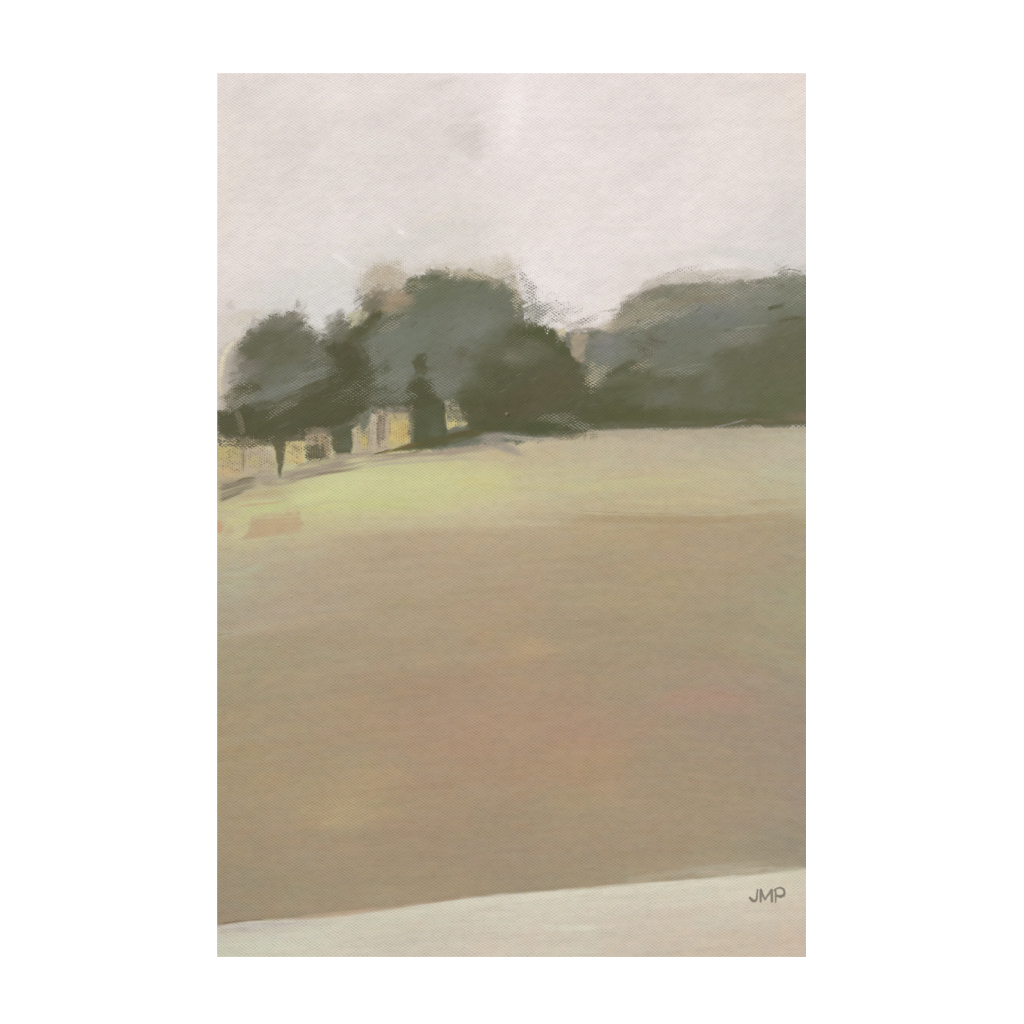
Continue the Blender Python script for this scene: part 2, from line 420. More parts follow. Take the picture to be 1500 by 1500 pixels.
# dry line where the meadow meets the brown field
stroke([(820, 748), (870, 750), (960, 756), (1060, 754), (1120, 748), (1181, 741)], 5, (192, 180, 145), .5, streak=.7, fade=(.1, .05))
stroke([(835, 758), (930, 760), (1040, 762)], 12, (168, 147, 113), .6, streak=.5)
stroke([(960, 762), (1060, 760), (1181, 757)], 12, (169, 149, 117), .55, streak=.5)
stroke([(1090, 738), (1140, 736), (1181, 735)], 12, (176, 160, 126), .6, streak=.5)
stroke([(830, 747), (900, 751), (1000, 753)], 2, (160, 142, 110), .5, streak=.7)

# warm and cool passages of the brown field
for (x, y, rx, ry, col, a, ang, dry) in [
    (1025, 1026, 62, 16, (174, 139, 122), .75, 2, 0), (1075, 1030, 26, 14, (175, 138, 120), .5, -20, 0), (985, 1030, 30, 14, (172, 140, 122), .5, 20, 0),
    (870, 1080, 60, 34, (174, 139, 113), .6, 10, 0), (800, 1030, 50, 24, (171, 141, 115), .5, 10, 0), (860, 1130, 50, 34, (174, 144, 112), .55, 0, 0),
    (885, 1160, 26, 14, (180, 150, 118), .5, -25, .5), (915, 1176, 40, 4, (188, 164, 128), .35, 2, .6),
    (782, 950, 34, 14, (181, 158, 122), .75, 8, .55), (770, 955, 22, 8, (182, 154, 120), .5, 5, .3), (745, 968, 34, 8, (180, 152, 114), .4, 8, .3),
    (720, 1055, 46, 24, (180, 150, 120), .5, 15, .4), (640, 1060, 60, 24, (172, 141, 115), .5, 5, 0), (680, 1000, 60, 14, (170, 142, 116), .45, 0, 0),
    (660, 1100, 40, 22, (176, 142, 114), .5, 10, .3), (700, 1095, 30, 14, (178, 140, 112), .4, 10, 0), (570, 1135, 30, 14, (178, 148, 116), .55, 20, .4),
    (520, 1140, 36, 26, (178, 158, 118), .5, 10, .5), (500, 1190, 46, 22, (184, 164, 122), .65, 10, .6), (450, 1185, 30, 14, (180, 162, 120), .4, 0, .6),
    (510, 1208, 36, 8, (180, 162, 120), .4, 5, .5), (620, 1215, 34, 12, (170, 144, 116), .4, 0, .2), (395, 1140, 40, 20, (174, 152, 114), .45, 0, .3),
    (540, 1070, 60, 18, (165, 145, 115), .4, 10, 0), (460, 1040, 40, 16, (172, 150, 120), .35, 10, 0), (690, 895, 60, 20, (175, 152, 122), .4, 10, 0),
    (800, 860, 40, 16, (178, 154, 124), .4, 10, 0), (1000, 800, 40, 20, (178, 154, 124), .5, 30, .2), (950, 880, 50, 24, (171, 155, 118), .5, 0, .3),
    (1040, 840, 50, 30, (173, 155, 122), .4, 0, .2), (1130, 830, 20, 40, (162, 147, 121), .5, 0, 0), (1168, 880, 16, 60, (160, 156, 124), .6, 0, 0),
    (1172, 800, 12, 30, (167, 160, 132), .5, 0, 0), (1050, 900, 60, 16, (158, 146, 118), .5, 0, 0), (920, 920, 60, 14, (158, 144, 116), .5, 0, 0),
    (850, 970, 50, 14, (157, 143, 115), .5, 0, 0), (830, 935, 30, 10, (156, 142, 116), .4, 0, 0), (1150, 1060, 30, 30, (154, 138, 119), .5, 0, 0),
    (910, 1045, 50, 18, (160, 142, 120), .5, 10, 0), (985, 1200, 40, 14, (162, 138, 116), .5, 15, 0), (690, 1270, 50, 14, (157, 140, 116), .5, 5, 0),
    (1130, 1245, 40, 20, (146, 139, 119), .55, 10, 0), (1060, 1245, 36, 14, (160, 147, 116), .5, 5, 0), (470, 1310, 50, 14, (150, 139, 112), .5, 5, 0),
    (360, 1300, 50, 20, (149, 138, 112), .5, 0, 0), (890, 1280, 60, 8, (154, 144, 118), .5, 8, 0), (800, 1272, 80, 12, (156, 141, 115), .4, 6, 0),
    (1120, 1150, 30, 20, (160, 144, 114), .4, 0, 0), (600, 920, 60, 18, (172, 155, 125), .4, 0, 0), (490, 925, 50, 20, (168, 152, 124), .4, 0, 0),
    (470, 970, 70, 12, (160, 149, 119), .45, 5, 0), (375, 985, 60, 16, (160, 150, 118), .45, 10, 0), (580, 835, 40, 14, (180, 166, 140), .5, 10, 0), (500, 850, 40, 14, (182, 167, 138), .5, 14, 0),
    (415, 890, 60, 14, (180, 164, 142), .45, 20, 0), (370, 910, 40, 10, (178, 162, 142), .45, 18, 0), (370, 955, 40, 14, (164, 154, 122), .4, 18, 0), (640, 850, 40, 16, (178, 162, 134), .4, 0, 0),
    (390, 815, 40, 8, (182, 172, 148), .4, 10, 0), (1040, 790, 60, 10, (168, 152, 122), .4, 0, 0), (760, 800, 50, 14, (172, 157, 125), .4, 0, 0),
]:
    dab(x, y, rx * 1.15, ry * 1.2, np.array(col) * .8 + np.array((167, 151, 123)) * .2 + (2, 1, 3), a * .8, ang, soft=1.3, dry=dry, rough=.5)
for (pts, w, col, a) in [([(440, 792), (560, 786), (700, 784), (820, 776)], 12, (176, 159, 129), .55), ([(450, 776), (560, 771), (680, 770), (800, 766)], 8, (192, 182, 148), .55),
                         ([(810, 762), (900, 762), (1040, 764), (1181, 757)], 12, (170, 150, 118), .6), ([(860, 744), (960, 748), (1070, 746), (1181, 734)], 9, (189, 178, 143), .55),
                         ([(430, 748), (520, 754), (620, 750), (720, 738)], 10, (196, 188, 144), .5), ([(700, 716), (860, 712), (1000, 714), (1150, 712)], 12, (190, 181, 141), .5),
                         ([(760, 696), (900, 690), (1100, 690)], 10, (190, 178, 145), .45)]:
    stroke(pts, w, col, a, soft=.7, streak=.5)
_rise = lambda x, y: (9 if y > 800 else 4) * max(0, (800 - x) / 480) + 1.5
smear(X0, 690, X0 + CW, 800, 90, _rise, 110, 6, a=.45, spread=2, dry=.15, seed=21, streak=.6, jit=3)
smear(X0, 790, X0 + CW, 1345, 330, _rise, 130, 12, a=.4, spread=4, dry=.15, seed=22, streak=.6, jit=3.5)
smear(X0, 790, X0 + CW, 1345, 200, _rise, 80, 5, a=.35, spread=5, dry=.2, seed=23, streak=.6, jit=5)
stroke([(565, 1116), (583, 1130), (608, 1152)], 1.6, (192, 170, 140), .35, soft=.5, streak=.3, fade=(.05, .1))
stroke([(535, 1132), (548, 1130), (556, 1138)], 1.4, (186, 164, 128), .5, soft=.5, streak=.3, fade=(.05, .1))

# ---- pale path in the foreground
PATH_EDGE = [(318, 1357), (345, 1351), (375, 1347), (410, 1347), (440, 1346), (480, 1342), (520, 1338), (570, 1331), (620, 1323), (680, 1315), (740, 1310),
             (800, 1306), (860, 1301), (920, 1297), (980, 1291), (1040, 1286), (1100, 1281), (1140, 1276), (1181, 1272)]
PATH = [
    (330, 1365, (196, 190, 176)), (330, 1392, (200, 199, 178)), (400, 1362, (199, 193, 178)), (400, 1392, (203, 201, 182)), (480, 1355, (202, 195, 178)), (480, 1390, (205, 200, 182)),
    (560, 1350, (203, 197, 176)), (560, 1390, (204, 195, 180)), (640, 1335, (206, 202, 183)), (640, 1365, (203, 194, 177)), (640, 1392, (203, 193, 177)),
    (740, 1322, (210, 203, 186)), (740, 1355, (205, 196, 178)), (740, 1392, (205, 195, 178)), (840, 1312, (210, 204, 186)), (840, 1345, (207, 198, 181)), (840, 1390, (204, 196, 178)),
    (940, 1304, (209, 204, 185)), (940, 1340, (205, 194, 177)), (940, 1390, (200, 188, 170)), (1040, 1296, (209, 204, 185)), (1040, 1335, (206, 196, 178)), (1040, 1390, (202, 188, 169)),
    (1120, 1290, (212, 205, 186)), (1120, 1335, (205, 194, 176)), (1120, 1390, (202, 187, 168)), (1175, 1280, (203, 196, 175)), (1175, 1330, (203, 191, 172)), (1175, 1390, (201, 183, 166)),
]
sl, pm = polymask(PATH_EDGE + [(1220, 1272), (1220, 1450), (280, 1450), (280, 1357)], 3.2, 1.6, 22, .3)
PATHMASK = np.zeros((NY, NX), np.float32)
PATHMASK[sl] = pm
sl2, c = ground_colour(PATH, 60, 22, X0, 1240, X0 + CW, Y0 + CH)
x, y = PX[sl2], PY[sl2]
c = c + (8 * (fbm(x / 140, (y + .08 * x) / 4, 61, 3) - .5) + 6 * (fbm(x / 60, (y + .08 * x) / 12, 62, 3) - .5))[..., None]
c = c + (fbm(x / 30, y / 14, 63, 3) - .5)[..., None] * np.array([6, -2, -5], np.float32)
m = PATHMASK[sl2][..., None]
PAINT[sl2] = PAINT[sl2] * (1 - m) + c * m
for (pts, w, col, a, st) in [
    ([(318, 1354), (345, 1350), (375, 1347), (400, 1347)], 3, (128, 108, 88), .75, .3),
    ([(425, 1347), (470, 1341), (520, 1337), (580, 1329)], 8, (190, 166, 142), .7, .4),
    ([(560, 1333), (640, 1320), (720, 1311)], 4, (168, 140, 118), .6, .4),
    ([(380, 1352), (410, 1354), (440, 1352)], 2, (140, 128, 108), .5, .5),
    ([(330, 1362), (400, 1353), (460, 1352)], 10, (192, 186, 180), .6, .4),
    ([(318, 1366), (350, 1362), (370, 1360)], 8, (172, 166, 150), .5, .5),
    ([(380, 1375), (480, 1360), (640, 1340)], 14, (207, 206, 188), .5, .5),
    ([(560, 1372), (650, 1362), (760, 1355)], 8, (198, 190, 176), .5, .5),
    ([(340, 1388), (420, 1385), (520, 1372)], 16, (205, 206, 186), .5, .4),
    ([(640, 1328), (740, 1318), (860, 1308), (980, 1297)], 8, (214, 208, 189), .65, .5),
    ([(720, 1312), (800, 1310), (900, 1303)], 3, (218, 213, 196), .5, .6),
    ([(860, 1301), (960, 1294), (1060, 1288), (1130, 1284)], 5, (215, 210, 192), .7, .4),
    ([(880, 1310), (800, 1318), (740, 1326)], 3, (194, 186, 166), .5, .6),
    ([(790, 1358), (850, 1360), (880, 1357)], 10, (213, 211, 194), .7, .4),
    ([(870, 1368), (900, 1366), (940, 1364)], 3, (190, 182, 162), .5, .5),
    ([(760, 1342), (900, 1332), (1000, 1326)], 9, (210, 200, 183), .4, .5),
    ([(1000, 1296), (1060, 1290), (1140, 1286)], 10, (214, 208, 190), .5, .4),
    ([(905, 1293), (1000, 1276), (1080, 1268), (1140, 1266)], 12, (176, 168, 146), .75, .5),
    ([(1010, 1281), (1090, 1276), (1140, 1272)], 8, (190, 180, 158), .65, .4),
    ([(1120, 1272), (1150, 1276), (1181, 1272)], 10, (184, 182, 160), .6, .4),
    ([(920, 1290), (1000, 1286), (1060, 1281)], 5, (170, 156, 132), .6, .4),
]:
    stroke(pts, w, col, a, soft=.6, streak=st)

smear(X0, 1300, X0 + CW, Y0 + CH, 90, 5, 110, 7, a=.45, spread=2, dry=.1, seed=31, streak=.6, jit=3.5, where=lambda x, y: y > 1360 - (x - 318) * .098 + 6)
smear(330, 1270, X0 + CW, 1360, 60, 6, 60, 4, a=.35, spread=2, dry=.3, seed=32, streak=.6, where=lambda x, y: abs(y - (1354 - (x - 318) * .095)) < 8)

# ---- trees ---------------------------------------------------------------
TREE = {}                                    # masks that say which tree a patch of paint belongs to


def tree_mask(name, pts, **kw):
    sl, m = polymask(pts, **kw)
    M = np.zeros((NY, NX), np.float32)
    M[sl] = m
    TREE[name] = np.maximum(TREE.get(name, 0), M)
    return sl, m


def tree(name, pts, col, a=1., dry=0., soft=3., rough=4., scale=9., thick=0.):
    sl, m = tree_mask(name, pts, soft=soft, rough=rough, scale=scale)
    lay(sl, dryness(m * a, sl, dry), col, thick)


# left edge: pale brushy ground between the sky and the left tree
poly([(318, 470), (345, 462), (400, 455), (380, 470), (352, 492), (338, 520), (332, 560), (338, 600), (318, 610)], (206, 199, 188), a=.6, soft=12, rough=8, scale=12)
poly([(322, 520), (345, 500), (380, 500), (380, 600), (318, 610)], (176, 167, 152), a=.8, soft=9, rough=6)
stroke([(352, 494), (334, 508), (324, 530), (321, 560)], 10, (226, 213, 188), .85, soft=.7, streak=.4, dry=.3)
stroke([(324, 540), (322, 570), (330, 590)], 10, (208, 196, 172), .7, soft=.8, streak=.5, dry=.4)

# right tree
poly([(826, 486), (880, 484), (900, 600), (820, 600), (800, 520)], (128, 124, 114), soft=3, rough=3)
tree('right', [(826, 500), (850, 488), (884, 482), (902, 464), (914, 443), (940, 428), (985, 416), (1050, 413), (1100, 411), (1130, 405), (1160, 397), (1174, 399), (1200, 408),
               (1200, 625), (1050, 627), (900, 631), (840, 636), (822, 560)], (116, 117, 101), soft=9, rough=7, scale=16, dry=.9)
poly([(905, 470), (915, 448), (940, 425), (985, 408), (1050, 402), (1100, 406), (1130, 400), (1160, 392), (1190, 398), (1190, 440), (920, 490)], (172, 165, 150), a=.5, soft=16, rough=8, scale=14, dry=.95)
poly([(526, 470), (530, 440), (548, 424), (598, 410), (642, 392), (690, 398), (735, 404), (760, 430), (770, 470), (640, 520)], (168, 162, 145), a=.6, soft=13, rough=8, dry=.8)
poly([(335, 545), (348, 505), (365, 482), (398, 460), (432, 452), (446, 470), (464, 490), (498, 465), (520, 465), (520, 560), (340, 600)], (158, 153, 142), a=.7, soft=14, rough=8, dry=.8)
# central tree
tree('centre', [(526, 470), (532, 442), (548, 430), (580, 428), (597, 412), (612, 402), (642, 395), (700, 401), (735, 410), (757, 423), (765, 442), (768, 470), (792, 490), (830, 520),
                (845, 640), (640, 660), (520, 640), (500, 520)], (112, 114, 98), soft=7, rough=6, scale=12, dry=.85)
# left tree
tree('left', [(318, 612), (334, 600), (332, 580), (346, 560), (352, 530), (346, 510), (360, 490), (382, 476), (398, 464), (430, 458), (440, 462), (448, 478), (462, 494), (478, 492), (498, 468), (512, 470),
              (530, 470), (540, 520), (545, 600), (520, 640), (420, 648), (330, 646), (318, 640)], (108, 107, 90), soft=11, rough=7, scale=11, dry=.9)

# warm scumbles above the central tree
poly([(522, 455), (526, 405), (540, 388), (562, 380), (588, 384), (600, 400), (602, 440), (590, 462), (556, 456)], (180, 168, 148), a=.6, soft=15, rough=10, scale=13, dry=.98)
poly([(530, 452), (534, 425), (552, 418), (590, 420), (604, 432), (600, 452), (575, 462), (548, 462)], (152, 140, 118), a=.85, soft=10, rough=8, scale=11, dry=.7)
dab(586, 438, 26, 12, (168, 146, 122), .75, 12, dry=.35)
dab(574, 446, 24, 8, (156, 138, 114), .6, 15, dry=.35)
dab(564, 404, 22, 14, (178, 162, 138), .6, 0, dry=.6)
dab(548, 446, 18, 18, (118, 113, 94), .9, 30, dry=.5)
dab(540, 462, 18, 9, (118, 114, 96), .8, 30, dry=.4)
dab(526, 436, 10, 16, (116, 108, 96), .5, 20, dry=.95)
dab(524, 446, 9, 12, (104, 98, 86), .5, 20, dry=.95)
poly([(640, 394), (690, 384), (735, 374), (755, 376), (763, 430), (745, 426), (700, 408)], (198, 188, 171), a=.5, soft=14, rough=9, scale=12, dry=.75)
dab(736, 396, 28, 20, (186, 174, 154), .5, 20, dry=.9)
dab(750, 412, 14, 20, (164, 153, 132), .55, 10, dry=.95)
dab(670, 405, 44, 7, (166, 154, 134), .85, -8, dry=.4)
dab(700, 408, 36, 6, (172, 158, 136), .7, -10, dry=.4)
dab(640, 392, 40, 8, (186, 177, 160), .5, 8, dry=.6)
stroke([(598, 414), (620, 402), (640, 396), (680, 402), (730, 416), (752, 424)], 5, (118, 110, 90), .7, soft=.8, streak=.5, dry=.8)
stroke([(598, 420), (620, 408), (652, 405)], 10, (106, 104, 78), .75, soft=.7, streak=.4, dry=.5)
stroke([(656, 400), (690, 405), (735, 414)], 6, (172, 158, 138), .7, soft=.7, streak=.4, dry=.5)
stroke([(735, 408), (754, 428), (764, 452)], 8, (160, 145, 120), .7, soft=.8, streak=.5, dry=.7)
dab(604, 420, 9, 5, (92, 88, 66), .7, 20, dry=.7)
dab(600, 428, 7, 4, (92, 88, 66), .6, 20, dry=.7)

# central tree interior
for (x, y, rx, ry, col, a, ang, dry) in [
    (650, 425, 60, 24, (106, 110, 88), .6, 10, 0), (700, 420, 40, 14, (110, 113, 94), .6, -15, 0), (740, 445, 24, 22, (110, 113, 96), .6, -30, 0), (690, 475, 50, 26, (120, 122, 110), .75, 10, 0),
    (690, 488, 44, 14, (123, 125, 115), .6, 15, 0), (610, 480, 50, 24, (114, 118, 104), .7, 20, 0), (620, 450, 40, 14, (104, 108, 86), .5, 15, 0), (580, 500, 46, 22, (118, 122, 110), .8, 10, 0),
    (575, 525, 30, 26, (118, 121, 108), .8, 40, 0), (590, 545, 30, 14, (122, 125, 113), .7, 20, 0), (640, 510, 40, 14, (114, 117, 102), .6, 10, 0), (660, 540, 34, 20, (112, 112, 97), .7, 20, 0),
    (650, 570, 26, 12, (118, 118, 105), .6, 20, 0), (730, 490, 30, 16, (104, 106, 86), .6, 30, 0), (718, 515, 24, 14, (98, 99, 76), .6, 30, 0), (757, 462, 10, 20, (112, 110, 96), .5, 0, 0),
    (545, 470, 14, 10, (118, 116, 98), .5, 20, .3), (585, 462, 22, 9, (134, 132, 114), .5, 30, .3), (560, 480, 30, 9, (108, 107, 88), .5, 30, .3),
]:
    dab(x, y, rx, ry, col, a, ang, dry=dry, rough=.4)

# sky dragged over the trees' edges
for (pts, w, col, a, dry) in [
    ([(452, 466), (470, 484), (490, 470)], 22, (206, 203, 198), .85, .3), ([(455, 455), (472, 478), (500, 452)], 18, (216, 213, 209), .9, .2), ([(440, 450), (455, 480), (462, 494)], 8, (196, 192, 184), .6, .5),
    ([(470, 492), (500, 466), (520, 448)], 9, (200, 198, 190), .6, .5), ([(498, 448), (515, 440), (526, 425)], 14, (213, 210, 205), .8, .3), ([(510, 452), (524, 446), (532, 440)], 10, (212, 208, 204), .7, .4),
    ([(762, 395), (770, 430), (776, 460)], 16, (226, 219, 215), .8, .4), ([(775, 420), (785, 450), (795, 468)], 22, (220, 214, 209), .8, .35), ([(800, 440), (805, 462), (812, 476)], 24, (222, 216, 212), .85, .3),
    ([(830, 450), (850, 468), (880, 474)], 26, (222, 214, 208), .8, .4), ([(880, 440), (890, 458), (900, 462)], 24, (225, 217, 212), .7, .3),
]:
    stroke(pts, w, col, a, soft=.9, streak=.4, dry=dry, fade=(.2, .2))
for k in range(16):                          # the dry, scratchy corner right of the central tree
    r = np.random.RandomState(300 + k)
    x, y = 764 + r.rand() * 26, 424 + r.rand() * 38
    stroke([(x, y), (x + 4 * (r.rand() - .4), y + 9), (x + 8 * (r.rand() - .5), y + 16)], 3.0, [(150, 147, 138), (128, 125, 116), (226, 221, 217)][k % 3], .6, soft=.8, streak=.5, dry=.6)
for (x, y, rx, ry, a) in [(784, 456, 24, 18, .6), (806, 452, 30, 18, .42), (776, 430, 16, 22, .42), (822, 462, 30, 12, .4), (768, 410, 10, 22, .4), (850, 474, 34, 10, .45)]:
    dab(x, y, rx, ry, (140, 137, 127), a, 20, dry=1., rough=.6)
poly([(764, 452), (790, 452), (795, 472), (772, 474)], (150, 149, 138), a=.5, soft=6, rough=5, dry=.6)
stroke([(812, 462), (845, 480), (880, 480)], 16, (190, 180, 168), .6, soft=.9, dry=.75)
stroke([(850, 486), (880, 478), (910, 470)], 12, (200, 188, 172), .6, soft=.9, dry=.7)
stroke([(795, 430), (820, 455), (850, 466)], 10, (205, 199, 194), .4, soft=.9, dry=.8)

# left tree interior
for (x, y, rx, ry, col, a, ang, dry) in [
    (400, 478, 30, 12, (130, 124, 112), .7, 15, .3), (430, 466, 20, 9, (140, 132, 120), .7, 10, .3), (372, 488, 24, 9, (122, 115, 103), .6, 40, .3),
    (395, 495, 34, 16, (98, 97, 74), .75, 20, 0), (370, 515, 24, 14, (96, 95, 72), .7, 20, .1), (410, 520, 36, 18, (102, 102, 80), .7, 20, 0), (440, 500, 26, 20, (106, 105, 86), .6, 30, 0),
    (350, 525, 14, 12, (140, 133, 122), .6, 40, .4), (358, 545, 24, 14, (136, 130, 120), .6, 20, .3), (372, 535, 26, 10, (118, 112, 100), .5, 20, .2), (430, 545, 40, 12, (112, 114, 101), .8, 12, 0),
    (400, 575, 40, 14, (118, 120, 110), .85, 22, 0), (455, 540, 30, 9, (116, 118, 106), .7, 15, 0), (470, 555, 30, 9, (118, 120, 108), .6, 20, .2), (345, 580, 12, 14, (160, 150, 138), .5, 30, .4),
    (490, 480, 14, 20, (112, 109, 94), .7, 30, 0), (470, 505, 18, 14, (116, 114, 102), .6, 20, .2), (498, 462, 10, 9, (120, 116, 104), .5, 40, .2),
    (436, 447, 5, 12, (158, 150, 138), .55, 0, .7), (338, 446, 10, 9, (196, 189, 178), .6, 30, .8), (360, 462, 24, 10, (200, 190, 172), .5, 20, .5),
]:
    dab(x, y, rx, ry, col, a, ang, dry=dry, rough=.4)

# light square between the left and the central tree
poly([(508, 461), (530, 453), (540, 458), (536, 470), (516, 480), (512, 472)], (182, 178, 152), a=.95, soft=2, rough=2.5, scale=6, dry=.15)
dab(530, 466, 8, 7, (150, 145, 112), .5, 0, dry=.4)

# dark foliage masses
DARK = (84, 82, 58)
tree('left', [(500, 500), (512, 490), (530, 478), (548, 456), (558, 452), (556, 462), (535, 488), (515, 500), (518, 520), (538, 530), (548, 555), (545, 590), (530, 610), (470, 630), (440, 645), (420, 655),
              (380, 650), (365, 640), (330, 640), (318, 632), (318, 605), (340, 600), (360, 590), (385, 600), (420, 598), (450, 585), (480, 570), (478, 552), (490, 540), (480, 520), (476, 506)],
     DARK, a=.92, soft=8, rough=7, scale=10, dry=.7)
for (pts, w, col, a, dry) in [
    ([(500, 505), (515, 520), (525, 560)], 40, (82, 80, 57), .85, .2), ([(480, 512), (500, 520), (520, 540)], 22, (84, 82, 60), .8, .3), ([(505, 500), (530, 485), (556, 462)], 16, (92, 90, 64), .8, .35),
    ([(555, 480), (575, 470), (592, 463)], 10, (94, 93, 72), .6, .6), ([(448, 508), (470, 500), (485, 508)], 16, (92, 91, 72), .5, .7), ([(448, 520), (462, 506)], 14, (92, 91, 72), .5, .7), ([(455, 536), (480, 530), (500, 530)], 14, (92, 90, 70), .6, .6),
    ([(444, 576), (470, 560), (500, 556)], 14, (88, 86, 62), .8, .3), ([(430, 600), (470, 575), (520, 570)], 22, (84, 82, 58), .85, .2), ([(395, 615), (440, 600), (500, 585)], 30, (88, 86, 62), .85, .15),
    ([(340, 575), (362, 564), (390, 570)], 14, (88, 85, 62), .85, .25), ([(338, 590), (355, 575), (385, 573)], 9, (90, 88, 66), .7, .3), ([(350, 600), (375, 588), (410, 592)], 9, (90, 88, 64), .6, .4),
    ([(318, 625), (335, 620), (355, 628)], 26, (90, 88, 65), .9, .1), ([(362, 630), (385, 610), (420, 605)], 24, (88, 87, 62), .9, .1), ([(385, 640), (420, 620), (470, 610)], 24, (86, 86, 62), .9, .1),
    ([(470, 620), (500, 605), (535, 590)], 26, (86, 84, 60), .9, .1), ([(330, 640), (345, 643)], 9, (74, 68, 50), .7, .2), ([(346, 600), (352, 620), (356, 640)], 12, (136, 124, 104), .6, .4),
    ([(530, 530), (545, 545), (552, 590)], 22, (86, 86, 64), .75, .6), ([(555, 555), (570, 575), (590, 585)], 26, (90, 90, 68), .6, .75), ([(545, 585), (575, 595), (600, 590)], 20, (86, 87, 62), .8, .45),
    ([(490, 575), (510, 572), (525, 565)], 5, (116, 114, 98), .5, .5), ([(478, 585), (500, 580), (520, 572)], 4, (110, 107, 88), .4, .5), ([(400, 628), (420, 622), (430, 615)], 8, (104, 104, 84), .5, .4),
]:
    stroke(pts, w, col, a, soft=.6, streak=.3, dry=dry)
for (x, y, rx, ry, a, ang) in [(556, 545, 22, 22, .55, 40), (570, 572, 34, 18, .6, 15), (560, 590, 40, 12, .65, 0), (592, 580, 14, 14, .6, 0), (545, 520, 14, 20, .55, 20), (538, 535, 14, 26, .75, 20), (540, 580, 24, 20, .8, 0),
                          (470, 515, 26, 16, .5, 20), (462, 535, 26, 14, .5, 10), (480, 548, 34, 10, .6, 15), (458, 566, 30, 8, .55, 22), (575, 470, 26, 8, .55, 30), (560, 482, 24, 6, .5, 25), (535, 495, 16, 8, .5, 30),
                          (420, 585, 34, 10, .5, 24), (378, 596, 26, 10, .5, 24)]:
    dab(x, y, rx, ry, (88, 87, 66), a, ang, dry=.95, rough=.5)
# light scratches across the left tree
for (x, y, l, a) in [(350, 585, 40, 22), (380, 600, 34, 25), (420, 560, 30, 24), (395, 610, 26, 28), (480, 590, 30, 22), (362, 560, 40, 26), (470, 582, 24, 20), (430, 590, 30, 26), (370, 590, 20, 30)]:
    t = math.radians(a)
    stroke([(x, y), (x + l * math.cos(t), y - l * math.sin(t))], 2, (150, 146, 130), .35, soft=.8, streak=.6, dry=.3)

# small dark leaf and stem inside the central tree
tree('centre', [(604, 530), (612, 520), (622, 517), (628, 523), (622, 534), (628, 540), (622, 548), (610, 546)], (90, 88, 65), a=.9, soft=2.5, rough=2)
stroke([(604, 550), (622, 542), (634, 536)], 5, (98, 96, 74), .6, dry=.3)
tree('centre', [(598, 560), (614, 550), (632, 556), (640, 575), (650, 596), (655, 650), (604, 655), (600, 610), (585, 592)], (84, 84, 60), a=.95, soft=8, rough=6, dry=.6)
# front bush and the dark base in the middle
tree('bush', [(744, 486), (756, 478), (780, 474), (800, 476), (814, 484), (826, 500), (842, 518), (852, 540), (870, 560), (882, 590), (880, 628), (840, 640), (790, 638), (760, 634), (730, 632), (700, 634), (684, 628), (672, 606), (676, 590),
              (690, 570), (712, 540), (716, 520), (730, 505)], (90, 89, 65), a=.95, soft=7, rough=6, scale=12, dry=.6)
for (x, y, rx, ry, col, a, ang, dry) in [
    (780, 487, 36, 11, (83, 87, 57), .85, -8, .1), (812, 505, 24, 14, (86, 89, 60), .7, -40, 0), (760, 520, 36, 18, (106, 106, 86), .7, 0, .1), (752, 522, 12, 10, (124, 118, 98), .5, 0, .3), (785, 510, 30, 12, (106, 104, 84), .6, -20, .1),
    (715, 545, 20, 24, (84, 85, 58), .75, 10, 0), (690, 580, 26, 20, (85, 85, 58), .7, 20, 0), (810, 555, 40, 24, (96, 90, 68), .6, 10, 0), (790, 575, 60, 20, (94, 88, 64), .6, 10, 0), (840, 560, 22, 24, (95, 91, 69), .5, -40, 0),
    (740, 600, 50, 24, (86, 82, 58), .7, 0, 0), (720, 625, 40, 10, (82, 84, 56), .7, 0, 0), (790, 625, 50, 10, (78, 84, 56), .85, 0, 0), (850, 600, 30, 24, (90, 92, 66), .6, 0, 0), (780, 600, 30, 9, (98, 92, 70), .5, 10, 0),
    (670, 590, 14, 9, (90, 88, 62), .5, 0, 0), (740, 525, 8, 20, (96, 97, 76), .4, 20, 0), (675, 515, 12, 10, (94, 92, 70), .7, 20, .3), (690, 522, 20, 8, (100, 96, 76), .5, -5, .4), (720, 560, 24, 5, (104, 102, 78), .3, 30, .2),
]:
    dab(x, y, rx, ry, col, a, ang, dry=dry, rough=.4)
stroke([(730, 576), (745, 568)], 1.6, (150, 145, 122), .5, soft=.6, streak=.2)
stroke([(805, 610), (825, 618), (850, 620)], 12, (118, 118, 100), .5, soft=.8, dry=.5)

# gap between the bush and the right tree
poly([(836, 488), (862, 489), (860, 508), (856, 528), (850, 532), (838, 522), (836, 505)], (166, 152, 129), a=.9, soft=4, rough=3, scale=6, dry=.5)
poly([(812, 484), (828, 481), (828, 492), (820, 492)], (198, 186, 150), a=.8, soft=3, rough=3, scale=5, dry=.6)
stroke([(828, 485), (850, 483), (888, 481)], 7, (158, 147, 134), .75, soft=.7, dry=.4)
stroke([(826, 505), (838, 508), (840, 520)], 8, (140, 132, 124), .6, soft=.8, dry=.2)
stroke([(862, 490), (868, 494), (880, 500)], 4, (104, 94, 82), .7, soft=.7, dry=.2)
stroke([(860, 502), (857, 520)], 3, (112, 108, 98), .7, soft=.6)
